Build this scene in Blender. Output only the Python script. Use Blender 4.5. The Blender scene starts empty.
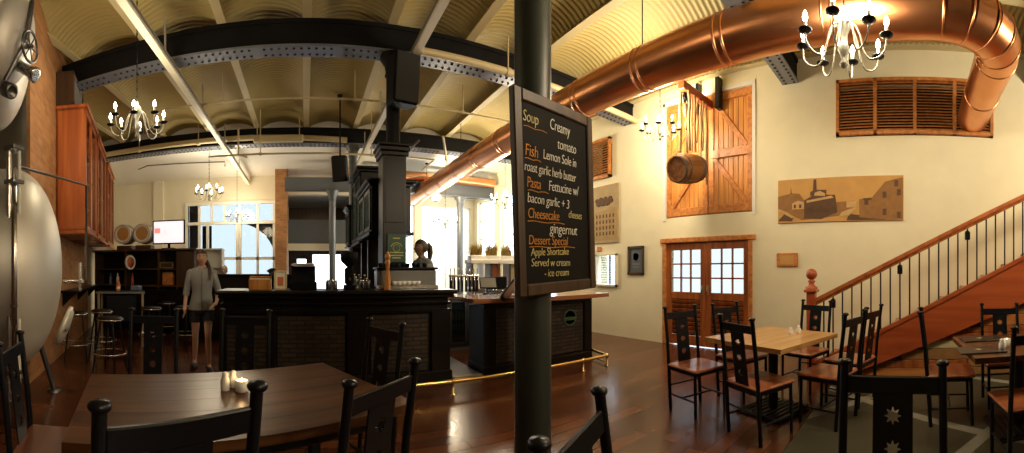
import bpy, bmesh, math, random
from math import sin, cos, pi, atan2, sqrt, radians as R
from mathutils import Vector as V, Matrix as M
from mathutils.geometry import tessellate_polygon

sc = bpy.context.scene
col = sc.collection
rnd = random.Random(7)

# ------------------------------------------------------------------ camera, world, exposure
FPX, X0, HY, CAMZ = 385.0, 305.0, 271.0, 1.42
cd = bpy.data.cameras.new('camera')
cam = bpy.data.objects.new('camera', cd); col.objects.link(cam); sc.camera = cam
cd.type = 'PANO'; cd.panorama_type = 'CENTRAL_CYLINDRICAL'
cd.central_cylindrical_radius = 1.0
cd.central_cylindrical_range_u_min = -512/FPX; cd.central_cylindrical_range_u_max = 512/FPX
cd.central_cylindrical_range_v_min = -(453-HY)/FPX; cd.central_cylindrical_range_v_max = HY/FPX
cam.location = (0, 0, CAMZ); cam.rotation_euler = (pi/2, 0, -(512-X0)/FPX)
cd.clip_start = .02

w = bpy.data.worlds.new('world'); sc.world = w; w.use_nodes = True
bg = w.node_tree.nodes['Background']
bg.inputs[0].default_value = (.80, .90, 1.0, 1); bg.inputs[1].default_value = 6.0
sc.view_settings.view_transform = 'Standard'; sc.view_settings.look = 'None'
sc.view_settings.exposure = 0.12; sc.view_settings.gamma = 1.0
sc.view_settings.use_curve_mapping = False
sc.cycles.use_denoising = True
sc.cycles.max_bounces = 7; sc.cycles.diffuse_bounces = 4; sc.cycles.transparent_max_bounces = 12
sc.cycles.sample_clamp_indirect = 4.0
sc.cycles.caustics_reflective = False; sc.cycles.caustics_refractive = False

# ------------------------------------------------------------------ materials
MAT = {}
def nt_new(name):
    m = bpy.data.materials.new(name); m.use_nodes = True
    n = m.node_tree.nodes; l = m.node_tree.links
    return m, n, l, n['Principled BSDF']
def coords(n, l, scale=(1, 1, 1), rot=(0, 0, 0)):
    tc = n.new('ShaderNodeTexCoord'); mp = n.new('ShaderNodeMapping')
    mp.inputs['Scale'].default_value = scale; mp.inputs['Rotation'].default_value = rot
    l.new(tc.outputs['Object'], mp.inputs['Vector']); return mp.outputs['Vector']
def mixc(n, l, fac, a, b):
    x = n.new('ShaderNodeMix'); x.data_type = 'RGBA'
    if hasattr(fac, 'is_output'): l.new(fac, x.inputs[0])
    else: x.inputs[0].default_value = fac
    for s, k in ((a, 6), (b, 7)):
        if hasattr(s, 'is_output'): l.new(s, x.inputs[k])
        else: x.inputs[k].default_value = (*s, 1)
    return x.outputs[2]
def bump(n, l, h, b, strength=.3, dist=.01):
    bp = n.new('ShaderNodeBump'); bp.inputs['Strength'].default_value = strength
    bp.inputs['Distance'].default_value = dist
    l.new(h, bp.inputs['Height']); l.new(bp.outputs[0], b.inputs['Normal'])
def plain(name, c, rough=.5, metal=0, var=.12, scale=6, bmp=0, coat=0, spec=.5):
    m, n, l, b = nt_new(name)
    no = n.new('ShaderNodeTexNoise'); no.inputs['Scale'].default_value = scale; no.inputs['Detail'].default_value = 4
    l.new(coords(n, l), no.inputs['Vector'])
    d = tuple(x*(1-var) for x in c); e = tuple(min(1, x*(1+var)) for x in c)
    l.new(mixc(n, l, no.outputs[0], d, e), b.inputs['Base Color'])
    b.inputs['Roughness'].default_value = rough; b.inputs['Metallic'].default_value = metal
    b.inputs['Specular IOR Level'].default_value = spec
    if coat: b.inputs['Coat Weight'].default_value = coat
    if bmp: bump(n, l, no.outputs[0], b, bmp)
    MAT[name] = m; return m
def wood(name, c1, c2, rough=.35, axis=0, scale=14, coat=0, bmp=.08, spec=.5):
    m, n, l, b = nt_new(name)
    s = [scale, scale, scale]; s[axis] = scale*.07
    no = n.new('ShaderNodeTexNoise'); no.inputs['Scale'].default_value = 1; no.inputs['Detail'].default_value = 6
    no.inputs['Distortion'].default_value = .6
    l.new(coords(n, l, s), no.inputs['Vector'])
    rp = n.new('ShaderNodeValToRGB'); rp.color_ramp.elements[0].position = .36; rp.color_ramp.elements[1].position = .66
    rp.color_ramp.elements[0].color = (*c1, 1); rp.color_ramp.elements[1].color = (*c2, 1)
    l.new(no.outputs[0], rp.inputs[0]); l.new(rp.outputs[0], b.inputs['Base Color'])
    b.inputs['Roughness'].default_value = rough
    if coat: b.inputs['Coat Weight'].default_value = coat; b.inputs['Coat Roughness'].default_value = .12
    bump(n, l, no.outputs[0], b, bmp)
    b.inputs['Specular IOR Level'].default_value = spec
    MAT[name] = m; return m
def emit(name, c, s):
    m, n, l, b = nt_new(name)
    b.inputs['Base Color'].default_value = (*c, 1)
    b.inputs['Emission Color'].default_value = (*c, 1); b.inputs['Emission Strength'].default_value = s
    MAT[name] = m; return m
def bricky(name, c1, c2, mortar, bw, rh, ms, rough=.8, rot=(0, 0, 0), bmp=.5, offset=.5, scale=(1, 1, 1), noise=.5, nscale=9, coat=0):
    m, n, l, b = nt_new(name)
    t = n.new('ShaderNodeTexBrick'); t.inputs['Scale'].default_value = 1
    t.inputs['Brick Width'].default_value = bw; t.inputs['Row Height'].default_value = rh
    t.inputs['Mortar Size'].default_value = ms; t.offset = offset
    t.inputs['Color1'].default_value = (*c1, 1); t.inputs['Color2'].default_value = (*c2, 1); t.inputs['Mortar'].default_value = (*mortar, 1)
    l.new(coords(n, l, scale, rot), t.inputs['Vector'])
    no = n.new('ShaderNodeTexNoise'); no.inputs['Scale'].default_value = nscale; no.inputs['Detail'].default_value = 5
    l.new(coords(n, l, (1, 1, 1)), no.inputs['Vector'])
    mm = n.new('ShaderNodeMix'); mm.data_type = 'RGBA'; mm.blend_type = 'MULTIPLY'; mm.inputs[0].default_value = noise
    l.new(t.outputs[0], mm.inputs[6]); l.new(no.outputs[0], mm.inputs[7])
    l.new(mm.outputs[2], b.inputs['Base Color'])
    b.inputs['Roughness'].default_value = rough
    if coat: b.inputs['Coat Weight'].default_value = coat
    mr = n.new('ShaderNodeMath'); mr.operation = 'SUBTRACT'; mr.inputs[0].default_value = 1
    l.new(t.outputs['Fac'], mr.inputs[1]); bump(n, l, mr.outputs[0], b, bmp, .008)
    MAT[name] = m; return m
def glass(name, tint=(.95, .98, 1), refl=.06):
    m = bpy.data.materials.new(name); m.use_nodes = True
    n = m.node_tree.nodes; l = m.node_tree.links; n.clear()
    o = n.new('ShaderNodeOutputMaterial'); t = n.new('ShaderNodeBsdfTransparent'); g = n.new('ShaderNodeBsdfGlossy')
    x = n.new('ShaderNodeMixShader'); t.inputs[0].default_value = (*tint, 1); g.inputs['Roughness'].default_value = .05
    x.inputs[0].default_value = refl
    l.new(t.outputs[0], x.inputs[1]); l.new(g.outputs[0], x.inputs[2]); l.new(x.outputs[0], o.inputs[0])
    MAT[name] = m; return m

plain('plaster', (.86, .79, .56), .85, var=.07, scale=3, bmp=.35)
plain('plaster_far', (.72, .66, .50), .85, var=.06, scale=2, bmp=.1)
plain('white_plaster', (.80, .78, .72), .8, var=.05, scale=3)
plain('ceiling_paint', (.40, .31, .115), .6, var=.14, scale=1.6)
plain('joist_paint', (.58, .49, .28), .55, var=.1, scale=4)
plain('flat_ceiling', (.86, .84, .78), .8, var=.04)
plain('beam_black', (.007, .007, .008), .6, var=.3, scale=5, spec=.15)
plain('beam_flange_lit', (.20, .22, .27), .38, .3, var=.1, scale=8)  # beam underside: grey-blue paint with window light put into the colour
plain('rivet', (.012, .012, .016), .5, .1)
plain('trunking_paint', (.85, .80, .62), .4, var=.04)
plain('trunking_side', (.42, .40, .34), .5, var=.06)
plain('pipe_cream', (.62, .52, .30), .45, var=.06)
plain('pipe_grey', (.12, .11, .10), .4, .5)
plain('dark_paint', (.012, .013, .014), .3, var=.2, coat=.15)
plain('pillar_green', (.026, .034, .028), .42, var=.2, scale=3)
plain('column_grey', (.10, .11, .12), .4, var=.1)
plain('black_metal', (.006, .007, .010), .34, .1, var=.25, scale=20, spec=.3)
plain('black_plastic', (.005, .005, .006), .6, var=.1, spec=.1)
plain('steel', (.62, .61, .58), .26, 1.0, var=.05, scale=4)
plain('steel_tank', (.80, .78, .71), .48, .45, var=.03, scale=2)
plain('steel_shell', (.50, .49, .45), .5, .8, var=.05)
plain('steel_dark', (.22, .22, .22), .35, 1.0, var=.1)
plain('chrome', (.7, .7, .7), .12, 1.0, var=.02)
plain('brass', (.75, .55, .20), .22, 1.0, var=.1)
plain('brass_dull', (.45, .36, .2), .4, .9, var=.2)
plain('cream_metal', (.80, .78, .68), .35, var=.04)
plain('chandelier_paint', (.36, .35, .28), .4, var=.05)
plain('white_ceramic', (.88, .86, .80), .25, var=.03)
plain('rope', (.30, .19, .085), .9, var=.25, scale=60, bmp=.4)
plain('chalk_black', (.007, .006, .005), .7, var=.5, scale=5, spec=.15)
plain('chalk_white', (.80, .78, .66), .9, var=.1, scale=60)
plain('chalk_orange', (.66, .28, .05), .9, var=.1, scale=60)
plain('chalk_yellow', (.70, .62, .25), .9, var=.1, scale=60)
plain('paper', (.80, .76, .66), .7, var=.05)
plain('skin', (.62, .39, .27), .55, var=.05)
plain('skin_dark', (.28, .15, .09), .55, var=.05)
plain('hair', (.030, .018, .012), .5, var=.3, scale=40)
plain('hair_brown', (.06, .032, .018), .5, var=.3, scale=40)
plain('shirt', (.30, .31, .31), .8, var=.08, scale=30)
plain('shirt_grey', (.20, .21, .22), .8, var=.08, scale=30)
plain('navy_cloth', (.015, .016, .022), .85, var=.2)
plain('shoe', (.03, .03, .03), .6)
plain('eye_dark', (.02, .012, .01), .3)
plain('lip', (.36, .13, .10), .5)
plain('grass_brown', (.42, .29, .07), .8, var=.4, scale=30)
plain('green_sign', (.015, .07, .04), .5, var=.1)
plain('sign_gold', (.50, .46, .14), .5)
plain('rubber', (.02, .02, .02), .8, bmp=.5, scale=50)
plain('grey_panel', (.20, .20, .19), .4, .2, var=.1)
plain('blue_grey', (.16, .20, .27), .8, var=.1)
plain('sepia_light', (.60, .33, .10), .8, var=.18, scale=5)
plain('sepia_pale', (.58, .36, .15), .8, var=.25, scale=14)
plain('sepia_mid', (.30, .145, .045), .8, var=.3, scale=12)
plain('sepia_dark', (.12, .062, .03), .8, var=.3, scale=14)
plain('pale_print', (.46, .34, .18), .8, var=.22, scale=6)
plain('pale_wall_print', (.42, .28, .12), .8, var=.25, scale=9)
plain('red_print', (.55, .06, .04), .6)
plain('terracotta', (.62, .16, .06), .7, var=.1)
plain('leaf_green', (.05, .09, .04), .8)
plain('platform_metal', (.30, .31, .33), .35, .7, var=.1, scale=9)
wood('floor_trim', (.10, .035, .016), (.20, .075, .03), .3, 0, 10)
wood('oak_orange', (.50, .19, .045), (.80, .36, .085), .38, 2, 12)
wood('oak_orange_x', (.44, .15, .04), (.70, .28, .07), .38, 1, 12)
wood('cabinet_wood', (.36, .085, .022), (.55, .16, .045), .3, 2, 8, coat=.2)
wood('door_wood', (.25, .065, .016), (.46, .14, .035), .32, 2, 12, coat=.2)
wood('red_wood', (.34, .062, .018), (.48, .105, .028), .32, 1, 8, coat=.25)
wood('dark_wood', (.0045, .004, .003), (.010, .007, .005), .36, 0, 10, spec=.22)
wood('brown_wood', (.045, .022, .012), (.09, .045, .022), .4, 2, 10)
wood('table_wood_shaded', (.036, .013, .0045), (.125, .050, .015), .3, 0, 9, spec=.35)  # darker copy of the table wood, dim light put into its colour
wood('table_wood_lit', (.38, .19, .06), (.62, .36, .14), .3, 0, 9, coat=.2)  # paler copy of the same table wood, lamp light put into its colour
wood('seat_wood', (.20, .055, .02), (.38, .12, .045), .28, 0, 9, coat=.3)
wood('counter_wood', (.26, .09, .04), (.40, .16, .07), .2, 0, 6, coat=.4)
wood('barrel_wood', (.17, .065, .02), (.32, .135, .042), .6, 2, 12, spec=.15)
wood('frame_wood', (.028, .014, .006), (.06, .03, .012), .5, 2, 12)
bricky('floor_planks', (.23, .072, .026), (.11, .032, .012), (.012, .005, .002), 2.6, .14, .004, .24, bmp=.25, noise=.75, nscale=2.5, coat=.05)
bricky('slate', (.075, .068, .04), (.05, .046, .028), (.34, .33, .27), 1.5, 1.5, .06, .5, rot=(0, 0, R(38)), bmp=.2, offset=0, noise=.7, nscale=3)
bricky('brick', (.66, .31, .115), (.50, .20, .07), (.52, .30, .13), .23, .077, .008, .8, rot=(pi/2, 0, 0), bmp=.5, noise=.55, nscale=3)
bricky('stone_wall', (.10, .06, .028), (.035, .025, .013), (.008, .006, .004), .19, .055, .008, .65, rot=(pi/2, 0, 0), bmp=1.0, noise=.9, nscale=14)
def copper_mat():
    m, n, l, b = nt_new('copper')
    no = n.new('ShaderNodeTexNoise'); no.inputs['Scale'].default_value = 2.2; no.inputs['Detail'].default_value = 3
    l.new(coords(n, l, (1, 1, 1)), no.inputs['Vector'])
    l.new(mixc(n, l, no.outputs[0], (.60, .22, .085), (.86, .42, .20)), b.inputs['Base Color'])
    b.inputs['Metallic'].default_value = 1
    b.inputs['Roughness'].default_value = .30
    MAT['copper'] = m
copper_mat()
emit('bulb', (1.0, .86, .62), 30)
emit('tv_white', (.95, .90, .94), .85)
emit('tv_red', (.9, .25, .2), 1.0)
emit('flame', (1, .65, .25), 6)
emit('fluorescent', (.95, 1, 1), 3)
glass('glass'); glass('glass_dimmed', (.39, .41, .42), .03); glass('glass_door', (.43, .44, .43), .03); glass('glass_dark', (.55, .62, .66), .15)  # arched window and door panes tinted: dimmer daylight put into the glass colour

# ------------------------------------------------------------------ mesh helpers
class MB:
    def __init__(s): s.v = []; s.f = []; s.sm = []
    def add(s, vs, fs, smooth=False, T=None):
        o = len(s.v)
        for p in vs:
            p = V(p)
            s.v.append(T @ p if T is not None else p)
        for f in fs: s.f.append(tuple(o+i for i in f)); s.sm.append(smooth)
        return s
    def box(s, x0, x1, y0, y1, z0, z1, T=None):
        vs = [(x, y, z) for x in (x0, x1) for y in (y0, y1) for z in (z0, z1)]
        return s.add(vs, [(0, 1, 3, 2), (4, 6, 7, 5), (0, 4, 5, 1), (2, 3, 7, 6), (0, 2, 6, 4), (1, 5, 7, 3)], False, T)
    def bbox(s, x0, x1, y0, y1, z0, z1, b=.01, T=None):      # box with chamfered edges
        vs = []; fs = []
        c = ((x0+x1)/2, (y0+y1)/2, (z0+z1)/2); h = ((x1-x0)/2, (y1-y0)/2, (z1-z0)/2)
        b = min(b, *(q*.9 for q in h)); idx = {}
        for sx in (-1, 1):
            for sy in (-1, 1):
                for sz in (-1, 1):
                    sg = (sx, sy, sz)
                    for a in range(3):
                        p = [c[i]+sg[i]*(h[i] if i == a else h[i]-b) for i in range(3)]
                        idx[(sg, a)] = len(vs); vs.append(p)
        def q(l):
            n = (V(vs[l[1]])-V(vs[l[0]])).cross(V(vs[l[2]])-V(vs[l[1]])); m = sum((V(vs[i]) for i in l), V())/len(l)-V(c)
            fs.append(tuple(l) if n.dot(m) > 0 else tuple(reversed(l)))
        for a in range(3):
            u, w_ = [i for i in range(3) if i != a]
            for sa in (-1, 1):
                l = []
                for su, sw in ((-1, -1), (1, -1), (1, 1), (-1, 1)):
                    g = [0, 0, 0]; g[a] = sa; g[u] = su; g[w_] = sw; l.append(idx[(tuple(g), a)])
                q(l)
            for su in (-1, 1):
                for sw in (-1, 1):
                    g1 = [0, 0, 0]; g1[u] = su; g1[w_] = sw; g2 = list(g1); g1[a] = -1; g2[a] = 1
                    g1, g2 = tuple(g1), tuple(g2); q([idx[(g1, u)], idx[(g2, u)], idx[(g2, w_)], idx[(g1, w_)]])
        for sg in {k[0] for k in idx}: q([idx[(sg, 0)], idx[(sg, 1)], idx[(sg, 2)]])
        return s.add(vs, fs, False, T)
    def tube(s, pts, r, seg=8, T=None, caps=True, closed=False):
        pts = [V(p) for p in pts]; n = len(pts)
        rr = r if isinstance(r, (list, tuple)) else [r]*n
        vs = []; fs = []; up = None
        for i, p in enumerate(pts):
            if closed: d = pts[(i+1) % n]-pts[i-1]
            else: d = pts[min(i+1, n-1)]-pts[max(i-1, 0)]
            d.normalize()
            if up is None: up = V((0, 0, 1)) if abs(d.z) < .9 else V((1, 0, 0))
            a = d.cross(up)
            if a.length < 1e-4: a = d.cross(V((0, 1, 0)))
            a.normalize(); b = a.cross(d).normalized(); up = b
            for k in range(seg):
                t = 2*pi*k/seg; vs.append(p+(a*cos(t)+b*sin(t))*rr[i])
        for i in range(n if closed else n-1):
            j = (i+1) % n
            for k in range(seg):
                k2 = (k+1) % seg; fs.append((i*seg+k, i*seg+k2, j*seg+k2, j*seg+k))
        s.add(vs, fs, True, T)
        if caps and not closed:
            s.add(vs[:seg], [tuple(reversed(range(seg)))], False, T); s.add(vs[-seg:], [tuple(range(seg))], False, T)
        return s
    def lathe(s, prof, seg=20, T=None, caps=True):      # prof: (r, z)
        vs = []; fs = []; n = len(prof)
        for r, z in prof:
            for k in range(seg):
                t = 2*pi*k/seg; vs.append((r*cos(t), r*sin(t), z))
        for i in range(n-1):
            for k in range(seg):
                k2 = (k+1) % seg; fs.append((i*seg+k, i*seg+k2, (i+1)*seg+k2, (i+1)*seg+k))
        s.add(vs, fs, True, T)
        if not caps: return s
        flat = lambda a, b: abs(a[1]-b[1]) < 1e-6 and b[0] < a[0]      # that end is already a disc
        if prof[0][0] > .0015 and not flat(prof[0], prof[1]): s.add(vs[:seg], [tuple(reversed(range(seg)))], False, T)
        if prof[-1][0] > .0015 and not flat(prof[-1], prof[-2]): s.add(vs[-seg:], [tuple(range(seg))], False, T)
        return s
    def plate(s, loops, d, T=None):          # loops: outer + holes in local XZ, thickness d along Y
        pts = [p for l in loops for p in l]
        tri = tessellate_polygon([[V((x, z, 0)) for x, z in l] for l in loops])
        n = len(pts)
        vs = [(x, -d/2, z) for x, z in pts]+[(x, d/2, z) for x, z in pts]; fs = []
        for t in tri:
            a, b, c = (V((*pts[i], 0)) for i in t)
            if (b-a).cross(c-a).z < 0: t = (t[0], t[2], t[1])
            fs.append(tuple(t)); fs.append(tuple(n+i for i in reversed(t)))
        o = 0
        for li, l in enumerate(loops):
            m = len(l)
            area = sum(l[i][0]*l[(i+1) % m][1]-l[(i+1) % m][0]*l[i][1] for i in range(m))
            ccw = (area > 0) == (li == 0)
            for i in range(m):
                a, b = o+i, o+(i+1) % m
                if not ccw: a, b = b, a
                fs.append((b, a, n+a, n+b))
            o += m
        return s.add(vs, fs, False, T)
    def ball(s, c, r, seg=12, ring=8, sc3=(1, 1, 1), T=None):
        pr = [(max(1e-5, r*sin(pi*i/ring)), -r*cos(pi*i/ring)) for i in range(ring+1)]
        TT = M.Translation(c) @ M.Diagonal((*sc3, 1))
        return s.lathe(pr, seg, (T @ TT) if T is not None else TT)
    def build(s, name, mat, parent=None, loc=None, mats=None):
        me = bpy.data.meshes.new(name)
        me.from_pydata([tuple(p) for p in s.v], [], s.f)
        me.polygons.foreach_set('use_smooth', s.sm)
        me.materials.append(MAT[mat]); me.update()
        o = bpy.data.objects.new(name, me); col.objects.link(o)
        if parent is not None: o.parent = parent
        if loc is not None: o.location = loc
        return o
def BX(*a, **k): return MB().box(*a, **k)
def tag(o, label, cat, group=None):
    o['label'] = label; o['category'] = cat
    if group: o['group'] = group
    return o
def struct(o, label=None):
    o['kind'] = 'structure'
    if label: o['label'] = label
    return o
def empty(name, label, cat, loc=(0, 0, 0), rz=0, group=None):
    o = bpy.data.objects.new(name, None); col.objects.link(o); o.empty_display_size = .1
    o.location = loc; o.rotation_euler = (0, 0, rz); return tag(o, label, cat, group)
def sempty(name, loc=(0, 0, 0), rz=0, label=None):
    o = bpy.data.objects.new(name, None); col.objects.link(o)
    o.location = loc; o.rotation_euler = (0, 0, rz); return struct(o, label)
def kids(o): return [c for c in list(bpy.data.objects) if c.parent == o]
def snap(o): return (o, [snap(c) for c in kids(o)])
def copytree(t, parent=None):
    o, ch = t; c = o.copy(); col.objects.link(c)
    if parent is not None: c.parent = parent
    for x in ch: copytree(x, c)
    return c
def place(t, first, loc, rz, label, group=None):
    o = t[0] if first else copytree(t)
    o.location = loc; o.rotation_euler = (0, 0, rz); o['label'] = label
    if group: o['group'] = group
    return o
def lighter(name, loc, energy, c, size, parent=None):
    ld = bpy.data.lights.new(name, 'POINT'); ld.energy = energy; ld.color = c; ld.shadow_soft_size = size
    o = bpy.data.objects.new(name, ld); col.objects.link(o); o.location = loc
    if parent is not None: o.parent = parent
    return o
def RZ(a, loc=(0, 0, 0)): return M.Translation(loc) @ M.Rotation(a, 4, 'Z')

# ------------------------------------------------------------------ the room
HC = 5.6      # wall tops, above the vaults
def wall_mb(a0, a1, z0, z1, t0, t1, holes, swap=False):
    """wall along one axis (a), thickness t0..t1, with rectangular holes (a0,a1,z0,z1)"""
    cuts = sorted({a0, a1, *[h[0] for h in holes], *[h[1] for h in holes]}); zc = sorted({z0, z1, *[h[2] for h in holes], *[h[3] for h in holes]})
    mb = MB()
    for i in range(len(cuts)-1):
        for j in range(len(zc)-1):
            ca, cz = (cuts[i]+cuts[i+1])/2, (zc[j]+zc[j+1])/2
            if any(h[0] < ca < h[1] and h[2] < cz < h[3] for h in holes): continue
            if swap: mb.box(t0, t1, cuts[i], cuts[i+1], zc[j], zc[j+1])
            else: mb.box(cuts[i], cuts[i+1], t0, t1, zc[j], zc[j+1])
    return mb
XR = 6.1
struct(BX(-8, 9, -5.4, 18.5, -.2, 0).build('floor', 'floor_planks'))
struct(BX(2.2, XR, -5, .97, 0, .006).build('floor_tiles', 'slate'), 'dark tiled floor area with pale diagonal strips by the stairs')
struct(wall_mb(-5.4, 18.5, 0, HC, XR, XR+.35, [(2.66, 4.54, 0, 2.02), (5.78, 6.45, 1.08, 1.80), (2.62, 4.50, 2.45, 4.66), (-1.34, 1.18, 3.57, 4.47),
       (5.95, 6.62, 3.5, 4.4), (8.0, 9.3, 1.25, 3.9), (9.7, 11.0, 1.25, 3.9), (11.4, 12.7, 1.25, 3.9)], True).build('wall_right', 'plaster'))
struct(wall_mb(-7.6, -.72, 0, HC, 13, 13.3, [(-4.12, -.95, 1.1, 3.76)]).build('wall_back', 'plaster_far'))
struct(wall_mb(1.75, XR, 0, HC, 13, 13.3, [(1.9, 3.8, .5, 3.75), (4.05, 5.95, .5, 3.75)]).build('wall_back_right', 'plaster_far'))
struct(BX(-5.35, -4.98, 12.86, 13, 0, 4.66).build('trim_1', 'plaster_far'))
struct(wall_mb(-7, XR, 0, HC, -5.4, -5.05, []).build('wall_rear', 'brown_wood'))
struct(BX(-6.85, -6.5, -5.4, 5.4, 0, HC).build('wall_left_near', 'plaster_far'))
wa = atan2(.919, -.395)      # the slanted left wall runs from the corner by the tanks to the back
T0 = M.Translation((-3.18, 3.67, 0)) @ M.Rotation(wa, 4, 'Z')
o = MB().box(0, 4.6, 0, .05, 0, HC).build('wall_left', 'brick'); o.matrix_world = T0; struct(o)
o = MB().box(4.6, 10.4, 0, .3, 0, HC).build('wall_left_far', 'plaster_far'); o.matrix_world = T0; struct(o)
o = MB().box(0.02, 4.2, -.02, 0, 0, HC).build('wall_left_recess', 'white_plaster'); o.matrix_world = M.Translation((-3.19, 3.68, 0)) @ M.Rotation(atan2(.395, -.919), 4, 'Z'); struct(o)
# entry lobby behind the bar
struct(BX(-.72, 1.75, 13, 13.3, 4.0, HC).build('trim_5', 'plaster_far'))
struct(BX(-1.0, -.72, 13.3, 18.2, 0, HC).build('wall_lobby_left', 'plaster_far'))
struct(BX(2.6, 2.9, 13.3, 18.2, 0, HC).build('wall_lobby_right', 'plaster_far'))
struct(BX(-1, 3, 13.0, 18.2, 4.2, 4.4).build('ceiling_lobby', 'grey_panel'))
struct(BX(-.72, 2.6, 14.5, 14.7, 2.45, 3.35).build('trim_2', 'column_grey'))
struct(BX(-.72, 2.6, 14.45, 14.75, 2.2, 2.45).build('trim_3', 'plaster_far'))
struct(wall_mb(-.72, 2.6, 0, 4.2, 17, 17.2, [(-.35, .05, 1.0, 1.95), (.28, 1.95, 0, 2.15)]).build('wall_lobby_back', 'brown_wood'))
d = sempty('door_2', (.28, 17.0, 0), 0, 'glazed entrance doors far behind the bar')
BX(0, .06, 0, .1, 0, 2.15).build('door_frame', 'door_wood', d); BX(1.61, 1.67, 0, .1, 0, 2.15).build('door_frame', 'door_wood', d); BX(.80, .87, 0, .1, 0, 2.15).build('door_frame', 'door_wood', d)
BX(.06, 1.61, .04, .06, 0, 2.15).build('pane', 'glass', d)
# vaulted corrugated ceiling between joists
def vault():
    vs = []; fs = []
    y0, y1, pitch, sg = -5.2, 9.66, .086, 4
    rows = int((y1-y0)/pitch*sg); na = 8
    for k in range(-6, 6):
        xa = .03+1.2*k; o = len(vs)
        for i in range(rows+1):
            y = y0+(y1-y0)*i/rows; c = .013*sin(2*pi*y/pitch)
            for j in range(na+1):
                u = j/na; vs.append((xa+1.2*u, y, 4.97+.21*(1-(2*u-1)**2)**.85+c))
        for i in range(rows):
            for j in range(na):
                a = o+i*(na+1)+j; fs.append((a, a+na+1, a+na+2, a+1))
    return MB().add(vs, fs, True)
struct(vault().build('ceiling', 'ceiling_paint'), 'corrugated iron vaulted ceiling')
struct(BX(-8, XR, 9.62, 13.2, 4.66, 4.8).build('ceiling_far', 'flat_ceiling'))
struct(BX(-8, XR+.3, 9.62, 9.72, 4.8, 5.6).build('ceiling_bulkhead', 'flat_ceiling'))
struct(BX(-8, XR+.35, -5.4, 13.3, HC, HC+.1).build('ceiling_roof', 'flat_ceiling'))
for k in range(-5, 6):
    x = .03+1.2*k
    mb = MB().box(x-.065, x+.065, -5, 9.6, 4.92, 4.935).box(x-.012, x+.012, -5, 9.6, 4.935, 5.0)
    struct(mb.build('ceiling_joist', 'joist_paint'), 'cream steel joist under the corrugated ceiling')
def beam(Y, xa, xb, rv=True):
    b = MB().box(xa, xb, Y-.02, Y+.02, 4.56, 4.92).box(xa, xb, Y-.13, Y+.13, 4.86, 4.92).box(xa, xb, Y-.11, Y+.11, 4.56, 4.86)
    o = struct(b.build('ceiling_beam', 'beam_black'), 'riveted black steel ceiling beam')
    BX(xa, xb, Y-.14, Y+.14, 4.53, 4.56).build('flange', 'beam_flange_lit', o)
    if rv:
        r = MB(); n = int((xb-xa)/.105)
        for i in range(n):
            if i % 11 == 10: continue
            for s in (-1, 1):
                c = (xa+.06+i*.105+(.0 if s < 0 else .012), Y+s*.075-.0, 4.53)
                r.lathe([(.024, 0), (.021, -.010), (.010, -.016), (.0001, -.017)], 6, M.Translation(c))
        r.build('rivets', 'rivet', o)
    return o
beam(5.45, -4.1, XR); beam(9.5, -5.7, XR); beam(1.95, -6.4, XR); beam(-2.0, -6.4, XR)
o = struct(MB().box(-.6, XR, 11.4, 11.6, 3.85, 4.2).box(-.6, XR, 11.36, 11.64, 3.82, 3.86).build('ceiling_beam', 'column_grey'), 'low dark beam across the far room')
# right-hand windows and back windows
def window_unit(name, x0, x1, z0, z1, nx, nz, mat='cream_metal', t=.04, label=None):
    """local: X along, Y depth, Z up"""
    s = sempty(name, label=label)
    m = MB().box(x0, x0+t, -.04, .04, z0, z1).box(x1-t, x1, -.04, .04, z0, z1).box(x0, x1, -.04, .04, z0, z0+t).box(x0, x1, -.04, .04, z1-t, z1)
    m.build('window_frame', mat, s)
    g = MB()
    for i in range(1, nx): x = x0+(x1-x0)*i/nx; g.box(x-.018, x+.018, -.03, .03, z0+t, z1-t)
    for i in range(1, nz): z = z0+(z1-z0)*i/nz; g.box(x0+t, x1-t, -.028, .028, z-.018, z+.018)
    if nx > 1 or nz > 1: g.build('glazing_bars', mat, s)
    BX(x0+t, x1-t, -.004, .004, z0+t, z1-t).build('pane', 'glass', s)
    return s
for i, (a, b) in enumerate(((8.0, 9.3), (9.7, 11.0), (11.4, 12.7))):
    s = window_unit('window_%d' % (i+4), a, b, 1.25, 3.9, 2, 4); s.matrix_world = M.Translation((XR+.15, 0, 0)) @ M.Rotation(pi/2, 4, 'Z')
for i, (a, b) in enumerate(((1.9, 3.8), (4.05, 5.95))):
    s = window_unit('window_%d' % (i+7), a, b, .5, 3.75, 2, 4); s.location = (0, 13.1, 0)
# window_1: tall white mullioned screen in front of an arched light
s = sempty('window_1', (0, 12.98, 0), 0, 'large white mullioned window with an arched light behind')
m = MB()
xs = [-4.12, -3.65, -3.2, -2.75, -2.2, -1.6, -1.05]
for x in xs: m.box(x-.04, x+.04, -.05, .03, 3.1 if x in (-3.2, -2.75) else 1.1, 3.76)
for x in (-3.35,): m.box(x-.04, x+.04, -.05, .03, 1.1, 3.1)
m.box(-4.15, -.93, -.08, .03, 3.70, 3.80).box(-4.15, -.93, -.08, .03, 3.02, 3.12).box(-4.12, -.95, -.05, .03, 1.80, 1.90).box(-2.35, -2.25, -.05, .03, 1.1, 3.1)
m.build('glazing_bars', 'cream_metal', s)
BX(-4.12, -.95, .05, .06, 1.1, 3.76).build('pane', 'glass_dimmed', s)
arch = [(-.92, 1.1), (-.92, 3.1)]+[(-2.35+0*i, 3.1) for i in range(1)]
r = 1.38; arc = [(-2.38+r*cos(t*pi/2/14), 1.7+r*sin(t*pi/2/14)) for t in range(15)]
poly = [(-.92, 1.1), (-.92, 3.1), (-2.38, 3.1)]+list(reversed(arc))+[(-1.0, 1.1)]
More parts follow.
